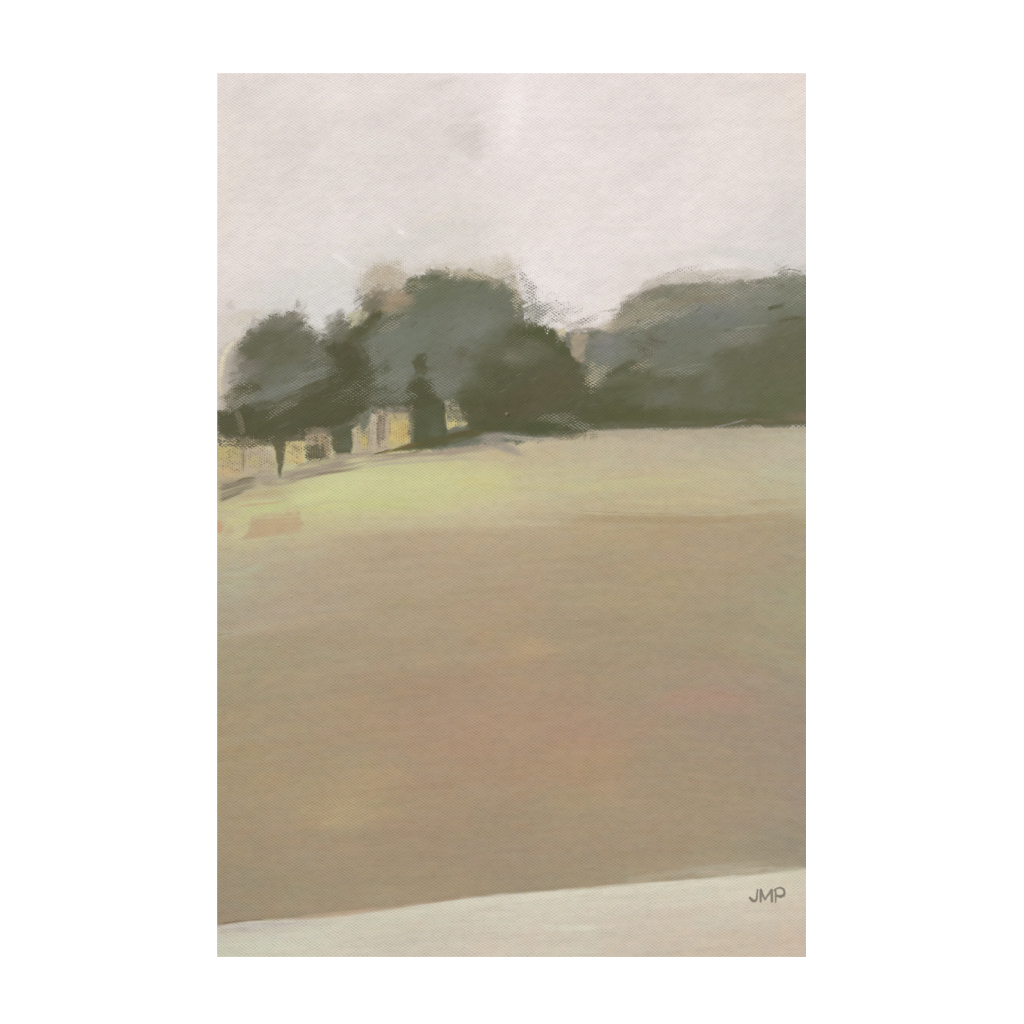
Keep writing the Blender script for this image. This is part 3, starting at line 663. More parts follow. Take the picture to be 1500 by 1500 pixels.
# right tree interior
for (x, y, rx, ry, col, a, ang, dry) in [
    (890, 508, 30, 22, (126, 126, 122), .85, 10, 0), (882, 498, 18, 8, (138, 132, 126), .6, 0, .1), (880, 530, 24, 16, (122, 124, 112), .6, 10, 0), (955, 428, 26, 14, (140, 130, 112), .55, 20, .3), (925, 445, 20, 12, (156, 147, 130), .5, 40, .3),
    (945, 456, 40, 16, (146, 142, 118), .6, 22, .1), (915, 468, 26, 12, (152, 144, 124), .55, 20, .3), (900, 478, 24, 10, (180, 166, 144), .7, 20, .4), (1000, 440, 40, 12, (134, 126, 106), .7, 12, .1), (1040, 438, 34, 9, (130, 120, 102), .6, 10, .1),
    (985, 430, 30, 9, (112, 112, 96), .5, 12, .1), (1050, 460, 60, 18, (122, 123, 118), .85, 5, 0), (1000, 475, 40, 16, (116, 118, 108), .7, 10, 0), (1120, 432, 46, 16, (124, 126, 114), .75, 5, 0), (1160, 425, 30, 20, (118, 121, 103), .7, 0, 0),
    (1100, 455, 50, 18, (122, 124, 110), .6, 0, 0), (1160, 450, 26, 10, (118, 121, 103), .6, 0, 0), (1000, 510, 60, 20, (116, 118, 102), .7, 0, 0), (940, 505, 30, 18, (122, 124, 108), .6, 20, 0), (950, 520, 26, 14, (120, 121, 106), .5, 0, 0),
    (1080, 490, 50, 12, (122, 122, 108), .6, 0, .1), (1095, 505, 46, 10, (128, 120, 108), .6, 8, .2), (1040, 530, 50, 20, (112, 113, 96), .7, 0, 0), (958, 505, 16, 9, (104, 97, 80), .4, -20, .5), (952, 492, 12, 9, (110, 100, 84), .5, -40, .5),
    (1160, 500, 40, 20, (103, 101, 78), .5, 0, .1), (1150, 530, 50, 22, (104, 100, 76), .8, 0, .05), 
    (1120, 550, 60, 22, (102, 102, 77), .8, 0, 0), (1030, 560, 60, 20, (102, 103, 78), .7, 0, 0), (1140, 585, 50, 24, (98, 101, 72), .8, 0, 0), (1060, 590, 60, 22, (100, 102, 78), .8, 0, 0), (970, 580, 50, 20, (102, 104, 86), .8, 0, 0),
    (950, 560, 50, 14, (92, 92, 66), .6, 0, 0), (970, 602, 70, 10, (88, 89, 58), .85, 0, 0), (900, 575, 30, 16, (92, 94, 68), .8, 10, 0), (910, 605, 50, 12, (88, 88, 60), .85, 0, 0), (1080, 607, 80, 9, (94, 95, 64), .7, 0, 0),
    (900, 548, 24, 10, (90, 90, 66), .7, 30, .3), (925, 540, 24, 12, (92, 92, 68), .75, 20, .3), (945, 535, 16, 10, (128, 122, 104), .5, 0, .6), (872, 548, 14, 10, (138, 128, 110), .6, 0, .5), (1172, 570, 14, 40, (106, 104, 80), .5, 0, 0),
    (985, 585, 20, 20, (112, 113, 98), .5, 0, 0), (1045, 555, 12, 20, (118, 119, 106), .5, 0, .2), (1165, 608, 26, 8, (120, 107, 84), .6, 0, .1), (1110, 615, 50, 5, (118, 108, 84), .6, 0, .2), (1000, 560, 30, 10, (98, 98, 74), .5, 0, 0),
]:
    dab(x, y, rx, ry, col, a, ang, dry=dry, rough=.4)
poly([(1052, 520), (1080, 508), (1130, 488), (1200, 476), (1200, 627), (1040, 628), (900, 631), (850, 634), (862, 580), (880, 562), (905, 546), (930, 530), (950, 538), (1000, 550), (1040, 546)], (101, 101, 77), a=.7, soft=18, rough=10, scale=16, dry=.5)
poly([(1128, 476), (1142, 464), (1165, 461), (1200, 462), (1200, 565), (1150, 555), (1115, 530), (1120, 500)], (104, 102, 79), a=.55, soft=14, rough=6, scale=10, dry=.5)
for (x, y, rx, ry, col, a, ang, dry) in [
    (975, 582, 34, 18, (110, 111, 95), .75, 10, .3), (1045, 560, 20, 26, (113, 114, 99), .6, 0, .4), (1062, 590, 50, 18, (106, 107, 86), .6, 0, .3), (1130, 590, 50, 22, (98, 101, 72), .6, 0, .2), (915, 590, 40, 18, (93, 95, 70), .6, 0, .2),
    (880, 600, 60, 22, (90, 90, 64), .8, 0, .1), (930, 608, 90, 12, (87, 88, 58), .85, 0, .1), (1050, 612, 110, 9, (93, 94, 66), .8, 0, .1), (1090, 618, 90, 6, (100, 98, 72), .6, 0, .2), (905, 570, 34, 10, (88, 89, 62), .6, 12, .3),
    (1090, 560, 40, 16, (102, 103, 78), .5, 0, .2), (1150, 540, 30, 16, (106, 102, 78), .5, 0, .2), (1065, 520, 20, 12, (96, 94, 70), .5, 10, .4), (860, 575, 24, 18, (92, 90, 66), .7, 0, .2), (845, 600, 30, 24, (91, 88, 64), .6, 0, .1),
    (1165, 610, 26, 9, (118, 106, 84), .7, 0, .3), (1178, 614, 14, 8, (126, 110, 90), .6, 0, .3), (1110, 617, 44, 5, (118, 108, 84), .6, 0, .4), (1060, 470, 50, 12, (122, 124, 116), .5, 5, .2), (1020, 505, 50, 20, (116, 118, 102), .5, 0, .2),
]:
    dab(x, y, rx, ry, col, a, ang, dry=dry, rough=.4)
for (pts, w, col, a, dry) in [
    ([(880, 556), (910, 540), (935, 524)], 10, (92, 92, 68), .7, .5), ([(905, 548), (930, 536), (948, 534)], 12, (92, 92, 68), .7, .5), ([(1122, 453), (1136, 450), (1152, 449)], 7, (90, 89, 66), .85, .2), ([(1136, 470), (1165, 465), (1185, 465)], 9, (92, 88, 62), .6, .7),
    ([(1070, 484), (1100, 478), (1135, 476)], 5, (140, 142, 124), .7, .2), ([(985, 545), (1010, 536), (1040, 532)], 3, (150, 150, 132), .6, .3), ([(960, 545), (985, 540), (1010, 533)], 3, (146, 146, 128), .5, .4), ([(960, 552), (985, 548)], 3, (142, 140, 122), .4, .4),
    ([(870, 560), (880, 552), (888, 546)], 12, (180, 172, 146), .4, .85), ([(862, 575), (868, 568)], 9, (170, 164, 138), .4, .85), ([(1046, 570), (1046, 554)], 3, (160, 160, 146), .4, .5),
    ([(1020, 452), (1026, 451)], 2, (170, 172, 160), .5, .2), ([(1060, 428), (1100, 426), (1140, 424)], 2.5, (150, 146, 126), .5, .4), ([(1080, 418), (1100, 413), (1125, 410)], 8, (116, 103, 86), .7, .3),
    ([(1010, 420), (1060, 416), (1100, 416)], 6, (140, 130, 112), .6, .4), ([(908, 460), (925, 440), (955, 425), (1000, 418)], 8, (140, 130, 114), .6, .5), ([(905, 456), (922, 434), (955, 414), (1010, 400)], 16, (160, 150, 133), .5, 1.), ([(918, 434), (950, 412), (1000, 396), (1040, 390)], 14, (150, 142, 126), .38, 1.), ([(985, 414), (1040, 408), (1090, 408), (1130, 402)], 14, (150, 144, 124), .5, .95),
    ([(898, 472), (916, 450), (945, 430)], 14, (150, 141, 124), .55, 1.), ([(950, 420), (1000, 405), (1060, 400), (1110, 404)], 18, (184, 175, 160), .45, .95), ([(990, 412), (1040, 404), (1090, 404)], 12, (160, 150, 130), .45, .8),
    ([(1080, 392), (1105, 402), (1125, 398)], 12, (190, 184, 172), .5, .5), ([(1130, 400), (1150, 390), (1160, 388)], 4, (120, 116, 100), .6, .6), ([(1150, 394), (1170, 396), (1180, 403)], 3, (90, 88, 70), .6, .4),
    ([(1046, 625), (1075, 620), (1092, 614)], 2.5, (150, 145, 145), .75, .1), ([(1092, 614), (1105, 618), (1122, 626)], 1.6, (92, 82, 62), .6, .1), ([(1000, 628), (1060, 627), (1181, 624)], 3, (132, 116, 96), .6, .3),
]:
    stroke(pts, w, col, a, soft=.7, streak=.4, dry=dry)

# the brush drags the masses into each other and into the sky
_tm = np.clip(sum(TREE.values()), 0, 1)


def _edge(x, y):
    i, j = int(np.clip(x - X0, 12, NX - 13)), int(np.clip(y - Y0, 12, NY - 13))
    w = _tm[j - 12:j + 13:4, i - 12:i + 13:4]
    return y < 560 and .08 < w.mean() < .92


smear(X0, 380, 540, 520, 150, 36, 16, 6, a=.65, spread=18, dry=.8, seed=41, where=_edge)
smear(520, 380, 770, 470, 110, 30, 16, 7, a=.6, spread=30, dry=.85, seed=42, where=_edge)
smear(745, 380, 900, 520, 60, 110, 14, 5, a=.6, spread=40, dry=.85, seed=43, where=_edge)
smear(890, 385, X0 + CW, 470, 170, lambda x, y: 40 if x < 960 else 8, 26, 7, a=.6, spread=12, dry=.8, seed=44, where=_edge)
_in = lambda x, y: _tm[int(np.clip(y - Y0, 0, NY - 1)), int(np.clip(x - X0, 0, NX - 1))] > .7
smear(X0, 460, 560, 640, 200, 26, 22, 8, a=.5, spread=14, dry=.6, seed=45, where=_in)
smear(540, 410, 780, 600, 220, 25, 24, 9, a=.5, spread=25, dry=.5, seed=46, where=_in)
smear(680, 475, 880, 625, 160, 25, 26, 9, a=.5, spread=25, dry=.5, seed=47, where=_in)
smear(860, 420, X0 + CW, 618, 380, lambda x, y: 14 if y < 500 else 24, 30, 9, a=.5, spread=18, dry=.55, seed=48, where=_in)
smear(860, 480, X0 + CW, 618, 120, 70, 16, 6, a=.4, spread=30, dry=.7, seed=49, where=_in)

_r = np.random.RandomState(77)
_k = 0
while _k < 170:                              # ragged tufts of leaf and nibbles of sky along the crowns
    x, y = X0 + 4 + _r.rand() * (CW - 8), 385 + _r.rand() * 175
    i, j = int(x - X0), int(y - Y0)
    w = _tm[max(j - 6, 0):j + 7:3, max(i - 6, 0):i + 7:3].mean()
    if not .2 < w < .8:
        continue
    _k += 1
    p = PAINT[max(j - 9, 0):j + 10, max(i - 9, 0):i + 10].reshape(-1, 3)
    o = p[np.argsort(p.sum(1))]
    col = o[len(o) // 8] if _r.rand() < .6 else o[-len(o) // 8]
    dab(x, y, 3 + 6 * _r.rand(), 2 + 3 * _r.rand(), col, (.3 + .35 * _r.rand()) * (1 if x < 780 else .6), _r.rand() * 60, dry=.95, rough=.8)
_k = 0
while _k < 240:                              # broken touches of light and dark inside the crowns
    x, y = X0 + 4 + _r.rand() * (CW - 8), 410 + _r.rand() * 200
    i, j = int(x - X0), int(y - Y0)
    if _tm[j, i] < .9:
        continue
    _k += 1
    here = PAINT[j, i]
    col = np.array((88, 88, 63)) if _r.rand() < (.35 if y < 520 else .55) else np.array((122, 124, 110)) if y < 560 else np.array((106, 107, 86))
    g = math.radians(22 + _r.randn() * 16)
    L = 8 + 16 * _r.rand()
    stroke([(x, y), (x + L * math.cos(g), y - L * math.sin(g))], 3 + 5 * _r.rand(), here * .45 + col * .55, .35 + .25 * _r.rand(), soft=.8, streak=.5, dry=.75, fade=(.15, .4))

# ---- glimpses of light under the left trees, trunks, and the bank ------------------
poly([(318, 642), (345, 645), (362, 652), (400, 660), (405, 700), (340, 700), (318, 702)], (184, 170, 138), a=.95, soft=5.2, rough=5, dry=.6)
for (x, y, rx, ry, col, a, ang, dry) in [
    (328, 664, 18, 16, (188, 173, 118), .85, 0, .15), (340, 668, 16, 12, (186, 171, 120), .7, 0, .1), (335, 690, 22, 9, (196, 170, 128), .8, 0, .2), (322, 648, 14, 7, (196, 184, 160), .7, 0, .3),
    (345, 656, 8, 8, (170, 154, 112), .6, 0, .2), (372, 662, 18, 9, (180, 164, 142), .8, 0, .2), (372, 676, 12, 9, (192, 178, 124), .8, 0, .2), (388, 680, 14, 14, (186, 174, 142), .7, 0, .2), (360, 690, 14, 9, (180, 166, 144), .6, 0, .2),
    (385, 695, 26, 7, (176, 166, 146), .7, 8, .2), (392, 662, 8, 12, (192, 182, 158), .7, 0, .2), (356, 670, 5, 18, (150, 136, 100), .5, 0, .3),
]:
    dab(x, y, rx, ry, col, a, ang, dry=dry, rough=.3)
stroke([(353, 640), (354, 660)], 5, (120, 110, 84), .6, dry=.3)
# first trunk, a tapering wedge
tree('left', [(396, 640), (424, 636), (418, 660), (414, 685), (411, 700), (409, 700), (406, 680), (402, 660)], (100, 95, 71), a=.9, soft=2.6, rough=2, scale=5, dry=.4)
dab(408, 638, 26, 10, (90, 89, 64), .8, 0, dry=.3)
poly([(418, 648), (432, 644), (446, 646), (447, 668), (440, 680), (420, 678), (418, 665)], (198, 182, 132), a=.95, soft=3.7, rough=2.5, dry=.6)
dab(436, 674, 10, 6, (204, 180, 122), .8, 0, dry=.1)
dab(433, 656, 6, 5, (160, 145, 108), .6, 0, dry=.5)
dab(436, 641, 14, 5, (130, 126, 110), .6, 10, dry=.2)
poly([(446, 640), (462, 632), (478, 634), (484, 650), (480, 672), (450, 672)], (176, 158, 132), a=.85, soft=4.2, rough=3, dry=.6)
dab(466, 632, 22, 8, (138, 126, 106), .6, -4, dry=.6)
dab(470, 640, 16, 8, (176, 158, 132), .6, 0, dry=.6)
poly([(447, 655), (462, 648), (478, 652), (480, 670), (450, 676)], (100, 96, 72), a=.85, soft=6, rough=4, scale=6, dry=.95)
dab(472, 646, 5, 6, (176, 150, 92), .7, 0, dry=.4)
dab(480, 664, 5, 8, (184, 166, 142), .6, 0, dry=.4)
# second trunk, broad
tree('left', [(484, 632), (520, 620), (520, 645), (514, 664), (492, 668), (486, 655)], (92, 93, 70), a=.95, soft=3.7, rough=2.5, dry=.6)
dab(508, 652, 10, 10, (108, 110, 94), .5, 0)
poly([(516, 630), (524, 622), (540, 606), (556, 600), (600, 604), (604, 640), (600, 650), (560, 662), (520, 668)], (182, 168, 144), a=.95, soft=3.7, rough=2.5, dry=.6)
poly([(518, 632), (528, 622), (530, 640), (522, 648)], (190, 180, 142), a=.8, soft=3.2, rough=1.5, dry=.6)
poly([(527, 640), (538, 632), (540, 650), (530, 660)], (198, 178, 110), a=.85, soft=3.7, rough=2, dry=.6)
poly([(522, 610), (542, 598), (552, 600), (540, 622), (530, 632)], (112, 116, 100), a=.85, soft=4.2, rough=2, dry=.6)
dab(547, 615, 5, 18, (200, 188, 168), .7, 5, dry=.1)
stroke([(557, 600), (555, 630), (553, 660)], 8, (128, 113, 98), .7, soft=.8, streak=.6, dry=.4)
stroke([(565, 602), (562, 630), (560, 650)], 4, (140, 124, 108), .8, soft=.7, streak=.5, dry=.3)
dab(580, 599, 24, 5, (156, 146, 136), .7, 0, dry=.2)
poly([(572, 608), (590, 604), (600, 612), (602, 640), (598, 650), (570, 656), (566, 640)], (197, 179, 122), a=.95, soft=3.7, rough=2, scale=6, dry=.6)
dab(591, 632, 7, 14, (200, 168, 106), .6, 5)
dab(580, 615, 8, 8, (198, 181, 114), .6, 0)
dab(575, 645, 10, 8, (204, 184, 122), .6, 0)
stroke([(600, 606), (604, 625), (605, 645)], 4, (164, 160, 140), .5, dry=.5)
# third trunk
tree('centre', [(603, 606), (640, 590), (652, 600), (655, 628), (650, 648), (608, 656), (605, 630)], (88, 91, 66), a=.95, soft=3.7, rough=2.5, dry=.6)
dab(638, 630, 12, 18, (100, 102, 82), .6, 0)
stroke([(650, 588), (648, 604)], 3, (60, 58, 42), .6, soft=.6)
poly([(652, 590), (662, 585), (672, 592), (676, 606), (684, 618), (680, 624), (656, 628), (652, 610)], (160, 156, 132), a=.9, soft=4.2, rough=3, dry=.6)
poly([(656, 618), (668, 610), (670, 622), (657, 628)], (200, 186, 130), a=.9, soft=3.0, rough=1.5, dry=.6)
dab(678, 620, 7, 4, (186, 174, 132), .7, -15, dry=.2)
stroke([(660, 590), (666, 602), (668, 614)], 6, (136, 132, 104), .5, dry=.5)
stroke([(653, 604), (656, 630)], 2, (206, 190, 146), .7, soft=.6, streak=.2)
stroke([(650, 606), (653, 628)], 2.5, (112, 100, 60), .6, soft=.6, streak=.2)

smear(X0, 640, 420, 705, 50, 20, 9, 4, a=.6, spread=40, dry=.8, seed=51)
smear(418, 625, 520, 680, 50, 60, 9, 4, a=.6, spread=40, dry=.85, seed=52)
smear(518, 595, 690, 660, 80, 80, 9, 4, a=.6, spread=25, dry=.85, seed=53)
for (x, y, rx, ry, a, col) in [(335, 672, 24, 30, .3, (134, 120, 94)), (380, 676, 34, 26, .32, (144, 130, 108)), (434, 660, 16, 18, .36, (134, 120, 92)), (470, 648, 24, 24, .45, (120, 106, 84)), (536, 640, 20, 24, .3, (138, 124, 102)),
                            (562, 628, 14, 34, .42, (118, 102, 88)), (585, 632, 18, 26, .28, (160, 132, 84)), (668, 608, 18, 18, .5, (112, 106, 80)), (360, 648, 44, 9, .6, (110, 102, 78)), (430, 642, 24, 6, .6, (106, 100, 80)),
                            (585, 602, 30, 6, .55, (120, 112, 96)), (530, 625, 10, 20, .4, (110, 110, 90)), (480, 660, 8, 14, .5, (130, 116, 94)), (604, 630, 5, 26, .6, (110, 106, 80))]:
    dab(x, y, rx, ry, col, a, 0, dry=1., rough=.5)
for (x, y, rx, ry, a, ang, col) in [(572, 562, 30, 30, .52, 35, (126, 128, 114)), (560, 584, 34, 14, .5, 5, (118, 118, 102)), (548, 520, 12, 26, .5, 20, (124, 126, 112)), (590, 580, 20, 16, .5, 0, (122, 123, 108)), (515, 570, 40, 22, .3, 25, (124, 124, 106)),
                                    (466, 520, 22, 22, .45, 30, (124, 123, 108)), (462, 548, 34, 12, .5, 20, (126, 128, 116)), (430, 566, 44, 12, .55, 22, (126, 127, 116)), (575, 476, 30, 10, .5, 28, (136, 136, 120)), (410, 600, 40, 9, .4, 26, (128, 124, 106)),
                                    (650, 560, 26, 24, .45, 30, (126, 126, 114)), (868, 552, 16, 24, .5, -20, (172, 164, 138)), (884, 540, 16, 14, .42, 0, (160, 156, 136)), (940, 512, 20, 14, .45, -20, (96, 92, 72)), (958, 500, 18, 12, .36, 0, (98, 90, 74)),
                                    (940, 536, 22, 8, .45, 10, (150, 142, 122)), (1000, 545, 40, 9, .4, 14, (134, 134, 118)), (1080, 492, 50, 10, .4, 5, (136, 132, 118)), (820, 612, 36, 10, .45, 5, (126, 124, 106)), (850, 624, 20, 8, .45, 0, (132, 132, 114)),
                                    (770, 500, 40, 12, .3, -10, (120, 118, 98)), (880, 520, 26, 18, .3, 0, (134, 134, 124)), (700, 560, 20, 20, .35, 20, (114, 112, 94)), (352, 585, 30, 14, .45, 25, (140, 134, 118)), (350, 556, 16, 16, .45, 20, (150, 144, 132)),
                                    (610, 420, 26, 10, .45, 15, (148, 142, 120)), (690, 402, 50, 8, .5, -8, (184, 172, 150)), (758, 436, 8, 26, .5, 0, (182, 170, 148)), (640, 540, 16, 9, .4, 20, (116, 116, 100))]:
    dab(x, y, rx, ry, col, a, ang, dry=1., rough=.6)
stroke([(558, 604), (556, 630), (554, 656)], 7, (124, 110, 95), .5, soft=.9, streak=.5, dry=.6, fade=(.1, .2))
dab(588, 606, 20, 5, (134, 126, 106), .5, 0, dry=.6)
dab(600, 632, 5, 24, (140, 132, 100), .45, 0, dry=.6)
dab(575, 650, 14, 6, (180, 168, 128), .6, -15, dry=.4)
dab(584, 612, 22, 8, (166, 154, 122), .6, 0, dry=.8)
dab(568, 630, 5, 26, (176, 162, 136), .6, 0, dry=.7)
dab(548, 640, 4, 22, (188, 176, 154), .6, 4, dry=.6)
dab(602, 620, 6, 20, (128, 124, 96), .5, 0, dry=.9)
stroke([(541, 622), (540, 640), (538, 660)], 3, (142, 130, 108), .6, soft=.8, streak=.4, dry=.6)
stroke([(356, 645), (357, 670), (355, 695)], 4, (120, 110, 84), .55, soft=.8, streak=.4, dry=.7)
stroke([(462, 636), (463, 655), (461, 672)], 4, (108, 100, 78), .6, soft=.8, streak=.4, dry=.7)
for (x, y, rx, ry, a, ang, col) in [(737, 498, 22, 20, .5, 40, (102, 104, 84)), (722, 522, 22, 20, .55, 40, (100, 101, 80)), (708, 548, 22, 20, .5, 40, (98, 99, 77)), (692, 572, 20, 16, .5, 40, (94, 94, 70)), (756, 520, 40, 20, .6, -5, (109, 108, 89)), (750, 524, 16, 12, .5, 0, (121, 117, 98)),
                                    (800, 522, 30, 16, .4, -40, (100, 98, 76)), (840, 545, 20, 20, .4, -40, (96, 92, 70)), (1000, 407, 60, 9, .5, 6, (184, 175, 160)), (1085, 400, 34, 8, .4, 0, (190, 183, 170)), (1000, 420, 40, 7, .5, 4, (128, 122, 104))]:
    dab(x, y, rx, ry, col, a, ang, dry=.5, soft=1.2, rough=.5)
smear(690, 480, 800, 600, 60, 40, 20, 8, a=.45, spread=30, dry=.5, seed=61)
stroke([(866, 624), (960, 624), (1080, 621), (1200, 619)], 7, (98, 96, 70), .7, soft=.7, streak=.3, dry=.3, fade=(.1, 0))
stroke([(1046, 626), (1070, 621), (1094, 614)], 3, (146, 142, 142), .6, soft=.7, streak=.2, dry=.2, fade=(.1, .1))
stroke([(1094, 614), (1108, 618), (1124, 627)], 2, (96, 88, 68), .6, soft=.6, streak=.2)
stroke([(850, 637), (920, 634), (1020, 632), (1200, 630)], 8, (176, 165, 141), .85, soft=.6, streak=.3, dry=.35, fade=(.1, 0))
stroke([(880, 632), (940, 630), (1000, 629)], 5, (120, 114, 92), .5, soft=.8, streak=.3, dry=.95)
# the bank: mauve-brown shadow line along the foot of the trees
stroke([(318, 712), (350, 706), (380, 700)], 14, (146, 136, 116), .8, soft=.7, streak=.5)
for (pts, w, col, a) in [
    ([(318, 718), (345, 710), (375, 702)], 10, (122, 114, 94), .7), ([(318, 728), (345, 718), (380, 710)], 8, (136, 128, 106), .8), ([(318, 735), (340, 726), (365, 716)], 6, (120, 110, 88), .7),
    ([(345, 706), (360, 700), (378, 700)], 3.5, (112, 98, 66), .8), ([(370, 704), (400, 700), (440, 697)], 10, (164, 154, 138), .8), ([(380, 708), (420, 708), (440, 702)], 6, (148, 137, 118), .7),
    ([(405, 700), (440, 692), (500, 680), (540, 672)], 16, (150, 137, 122), .85), ([(420, 705), (460, 695), (510, 688), (540, 683)], 7, (134, 119, 103), .8), ([(430, 684), (470, 676), (500, 670)], 8, (140, 126, 110), .7),
    ([(430, 702), (450, 698), (470, 696)], 8, (172, 160, 140), .6), ([(480, 668), (520, 668), (560, 664)], 10, (158, 144, 128), .8), ([(520, 680), (570, 670), (640, 664), (700, 658)], 12, (166, 152, 134), .85),
    ([(500, 690), (540, 683), (600, 676)], 5, (178, 166, 146), .7), ([(545, 668), (620, 666), (690, 660)], 6, (150, 135, 113), .7), ([(640, 664), (700, 656), (740, 652)], 14, (164, 149, 131), .8), ([(560, 680), (640, 674), (720, 668)], 6, (176, 166, 146), .6),
]:
    stroke(pts, w, col, a, soft=.7, streak=.45)
poly([(545, 667), (570, 660), (600, 650), (640, 640), (690, 630), (712, 632), (700, 638), (670, 643), (640, 650), (610, 659), (575, 662)], (92, 89, 60), a=.85, soft=3, rough=3, scale=14, aniso=.3, dry=.3)
stroke([(560, 664), (590, 656), (620, 648)], 5, (118, 96, 52), .7, soft=.7)
stroke([(600, 662), (640, 652), (700, 638)], 8, (92, 90, 60), .8, soft=.7)
stroke([(655, 640), (680, 632), (705, 634)], 9, (96, 86, 56), .8, soft=.7)
stroke([(545, 666), (560, 662), (575, 657)], 2.5, (88, 76, 50), .8, soft=.6)
dab(722, 641, 24, 9, (152, 143, 131), .85, 8, dry=.15)
dab(738, 655, 26, 9, (162, 151, 137), .75, -20, dry=.4)
dab(750, 660, 22, 6, (154, 146, 134), .5, -25, dry=.6)
for (pts, w, col, a, dry) in [
    ([(728, 637), (760, 642), (800, 644), (840, 644)], 9, (176, 166, 148), .75, .35), ([(804, 636), (830, 642), (860, 636)], 12, (132, 122, 102), .7, .8), ([(800, 630), (815, 636), (850, 632)], 7, (112, 112, 92), .6, .5),
    ([(850, 632), (900, 632), (980, 632)], 9, (176, 165, 145), .75, .6), ([(960, 632), (1050, 632), (1181, 630)], 10, (176, 165, 142), .6, .5), ([(860, 628), (900, 626), (960, 626)], 5, (104, 98, 76), .6, .5),
    ([(1000, 642), (1100, 644), (1181, 640)], 12, (174, 164, 138), .5, .5), ([(900, 640), (960, 644), (1040, 646)], 14, (180, 168, 146), .5, .4), ([(1000, 652), (1060, 652), (1120, 656)], 10, (176, 168, 150), .4, .4),
]:
    stroke(pts, w, col, a, soft=.8, streak=.4, dry=dry)
_r = np.random.RandomState(9)
for (x0, x1, y0, y1, n) in [(320, 400, 640, 656, 26), (420, 484, 630, 646, 18), (545, 604, 596, 614, 26), (598, 606, 600, 650, 12), (516, 548, 604, 628, 14), (654, 684, 590, 612, 14), (446, 484, 646, 672, 12)]:
    for _ in range(n):                       # leaves hanging ragged into the light
        x, y = x0 + (x1 - x0) * _r.rand(), y0 + (y1 - y0) * _r.rand() ** 1.5
        dab(x, y, 2 + 3 * _r.rand(), 2 + 4 * _r.rand(), [(92, 90, 66), (112, 108, 88), (128, 118, 98)][_r.randint(3)], .3 + .35 * _r.rand(), 90 * _r.rand(), dry=.9, rough=.7)
for _ in range(26):                          # thin uneven uprights between the glimpses
    x = [322, 342, 366, 390, 428, 440, 456, 472, 524, 533, 543, 556, 566, 573, 596, 664][_r.randint(16)] + 3 * _r.randn()
    y = np.interp(x, [318, 400, 480, 560, 610, 690], [655, 655, 640, 615, 612, 600])
    L = np.interp(x, [318, 400, 480, 560, 610, 690], [34, 30, 26, 38, 34, 20]) * (.5 + .5 * _r.rand())
    stroke([(x, y), (x + _r.randn(), y + L / 2), (x + 2 * _r.randn(), y + L)], 1.8 + 2 * _r.rand(), [(120, 108, 88), (138, 124, 104), (176, 162, 136)][_r.randint(3)], .4, soft=.8, streak=.5, dry=.7, fade=(.1, .4))
# a bead of paint on the dark bush, highlight and shade dabbed in colour
dab(742, 606, 2.4, 2.4, (136, 134, 112), .7, 0, soft=.5, rough=0)
dab(744.5, 608.5, 2.4, 2.0, (62, 60, 44), .6, 0, soft=.5, rough=0)
for (x, y) in [(426, 873), (407, 945), (845, 907)]:
    dab(x, y, 2.0, 1.3, (196, 186, 160), .45, 0, soft=.5, rough=0)
    dab(x + 1, y + 2, 2.4, 1.1, (122, 110, 90), .5, 0, soft=.5, rough=0)

# ---- signature -----------------------------------------------------------------------
SIG = np.zeros((NY, NX), np.float32)


def letter(pts, widths):
    P = np.array(pts, np.float32)
    sl = box(P[:, 0].min() - 6, P[:, 1].min() - 6, P[:, 0].max() + 6, P[:, 1].max() + 6)
    x, y = PX[sl], PY[sl]
    m = np.zeros(x.shape, np.float32)
    for i in range(len(P) - 1):
        ax, ay = P[i]
        ex, ey = P[i + 1] - P[i]
        t = np.clip(((x - ax) * ex + (y - ay) * ey) / (ex * ex + ey * ey + 1e-9), 0, 1)
        d = np.hypot(x - ax - t * ex, y - ay - t * ey)
        w = (widths[i] + (widths[i + 1] - widths[i]) * t) * 1.12
        m = np.maximum(m, 1 - sstep(-.7, .7, d - w * .5))
    SIG[sl] = np.maximum(SIG[sl], m)


letter([(1109.8, 1303.5), (1108.8, 1311), (1108.6, 1316.5), (1106.5, 1319.8), (1103, 1319.8), (1099.8, 1317), (1098.6, 1315)], [2.2, 2.5, 2.8, 3.2, 3.8, 3.6, 3.0])
letter([(1114.6, 1303.5), (1114.3, 1312), (1114.2, 1320.5)], [3.4, 3.4, 2.8])
letter([(1114.6, 1303.5), (1117.4, 1311), (1120.5, 1317.8)], [3.0, 2.6, 2.4])
letter([(1120.5, 1317.8), (1125.4, 1310.5), (1130.2, 1303.8)], [2.4, 2.8, 3.2])
letter([(1130.4, 1303.6), (1130.6, 1312), (1130.8, 1320.5)], [3.0, 3.4, 3.2])
letter([(1136.0, 1303.5), (1136.4, 1312), (1136.2, 1321.5)], [2.2, 2.6, 2.0])
letter([(1133.6, 1304.2), (1138, 1301.3), (1143, 1300.2), (1147.6, 1302.2), (1149.4, 1307), (1148, 1311.6), (1143.6, 1313.4), (1137.5, 1312.2)], [1.8, 2.2, 2.4, 2.8, 3.0, 3.6, 4.0, 3.0])
m = (SIG * (.86 + .14 * np.clip(WEAVE, -1, 1)))[..., None]
PAINT[:] = PAINT * (1 - m) + np.array((124, 116, 103), np.float32) * m
RELIEF += SIG * .1

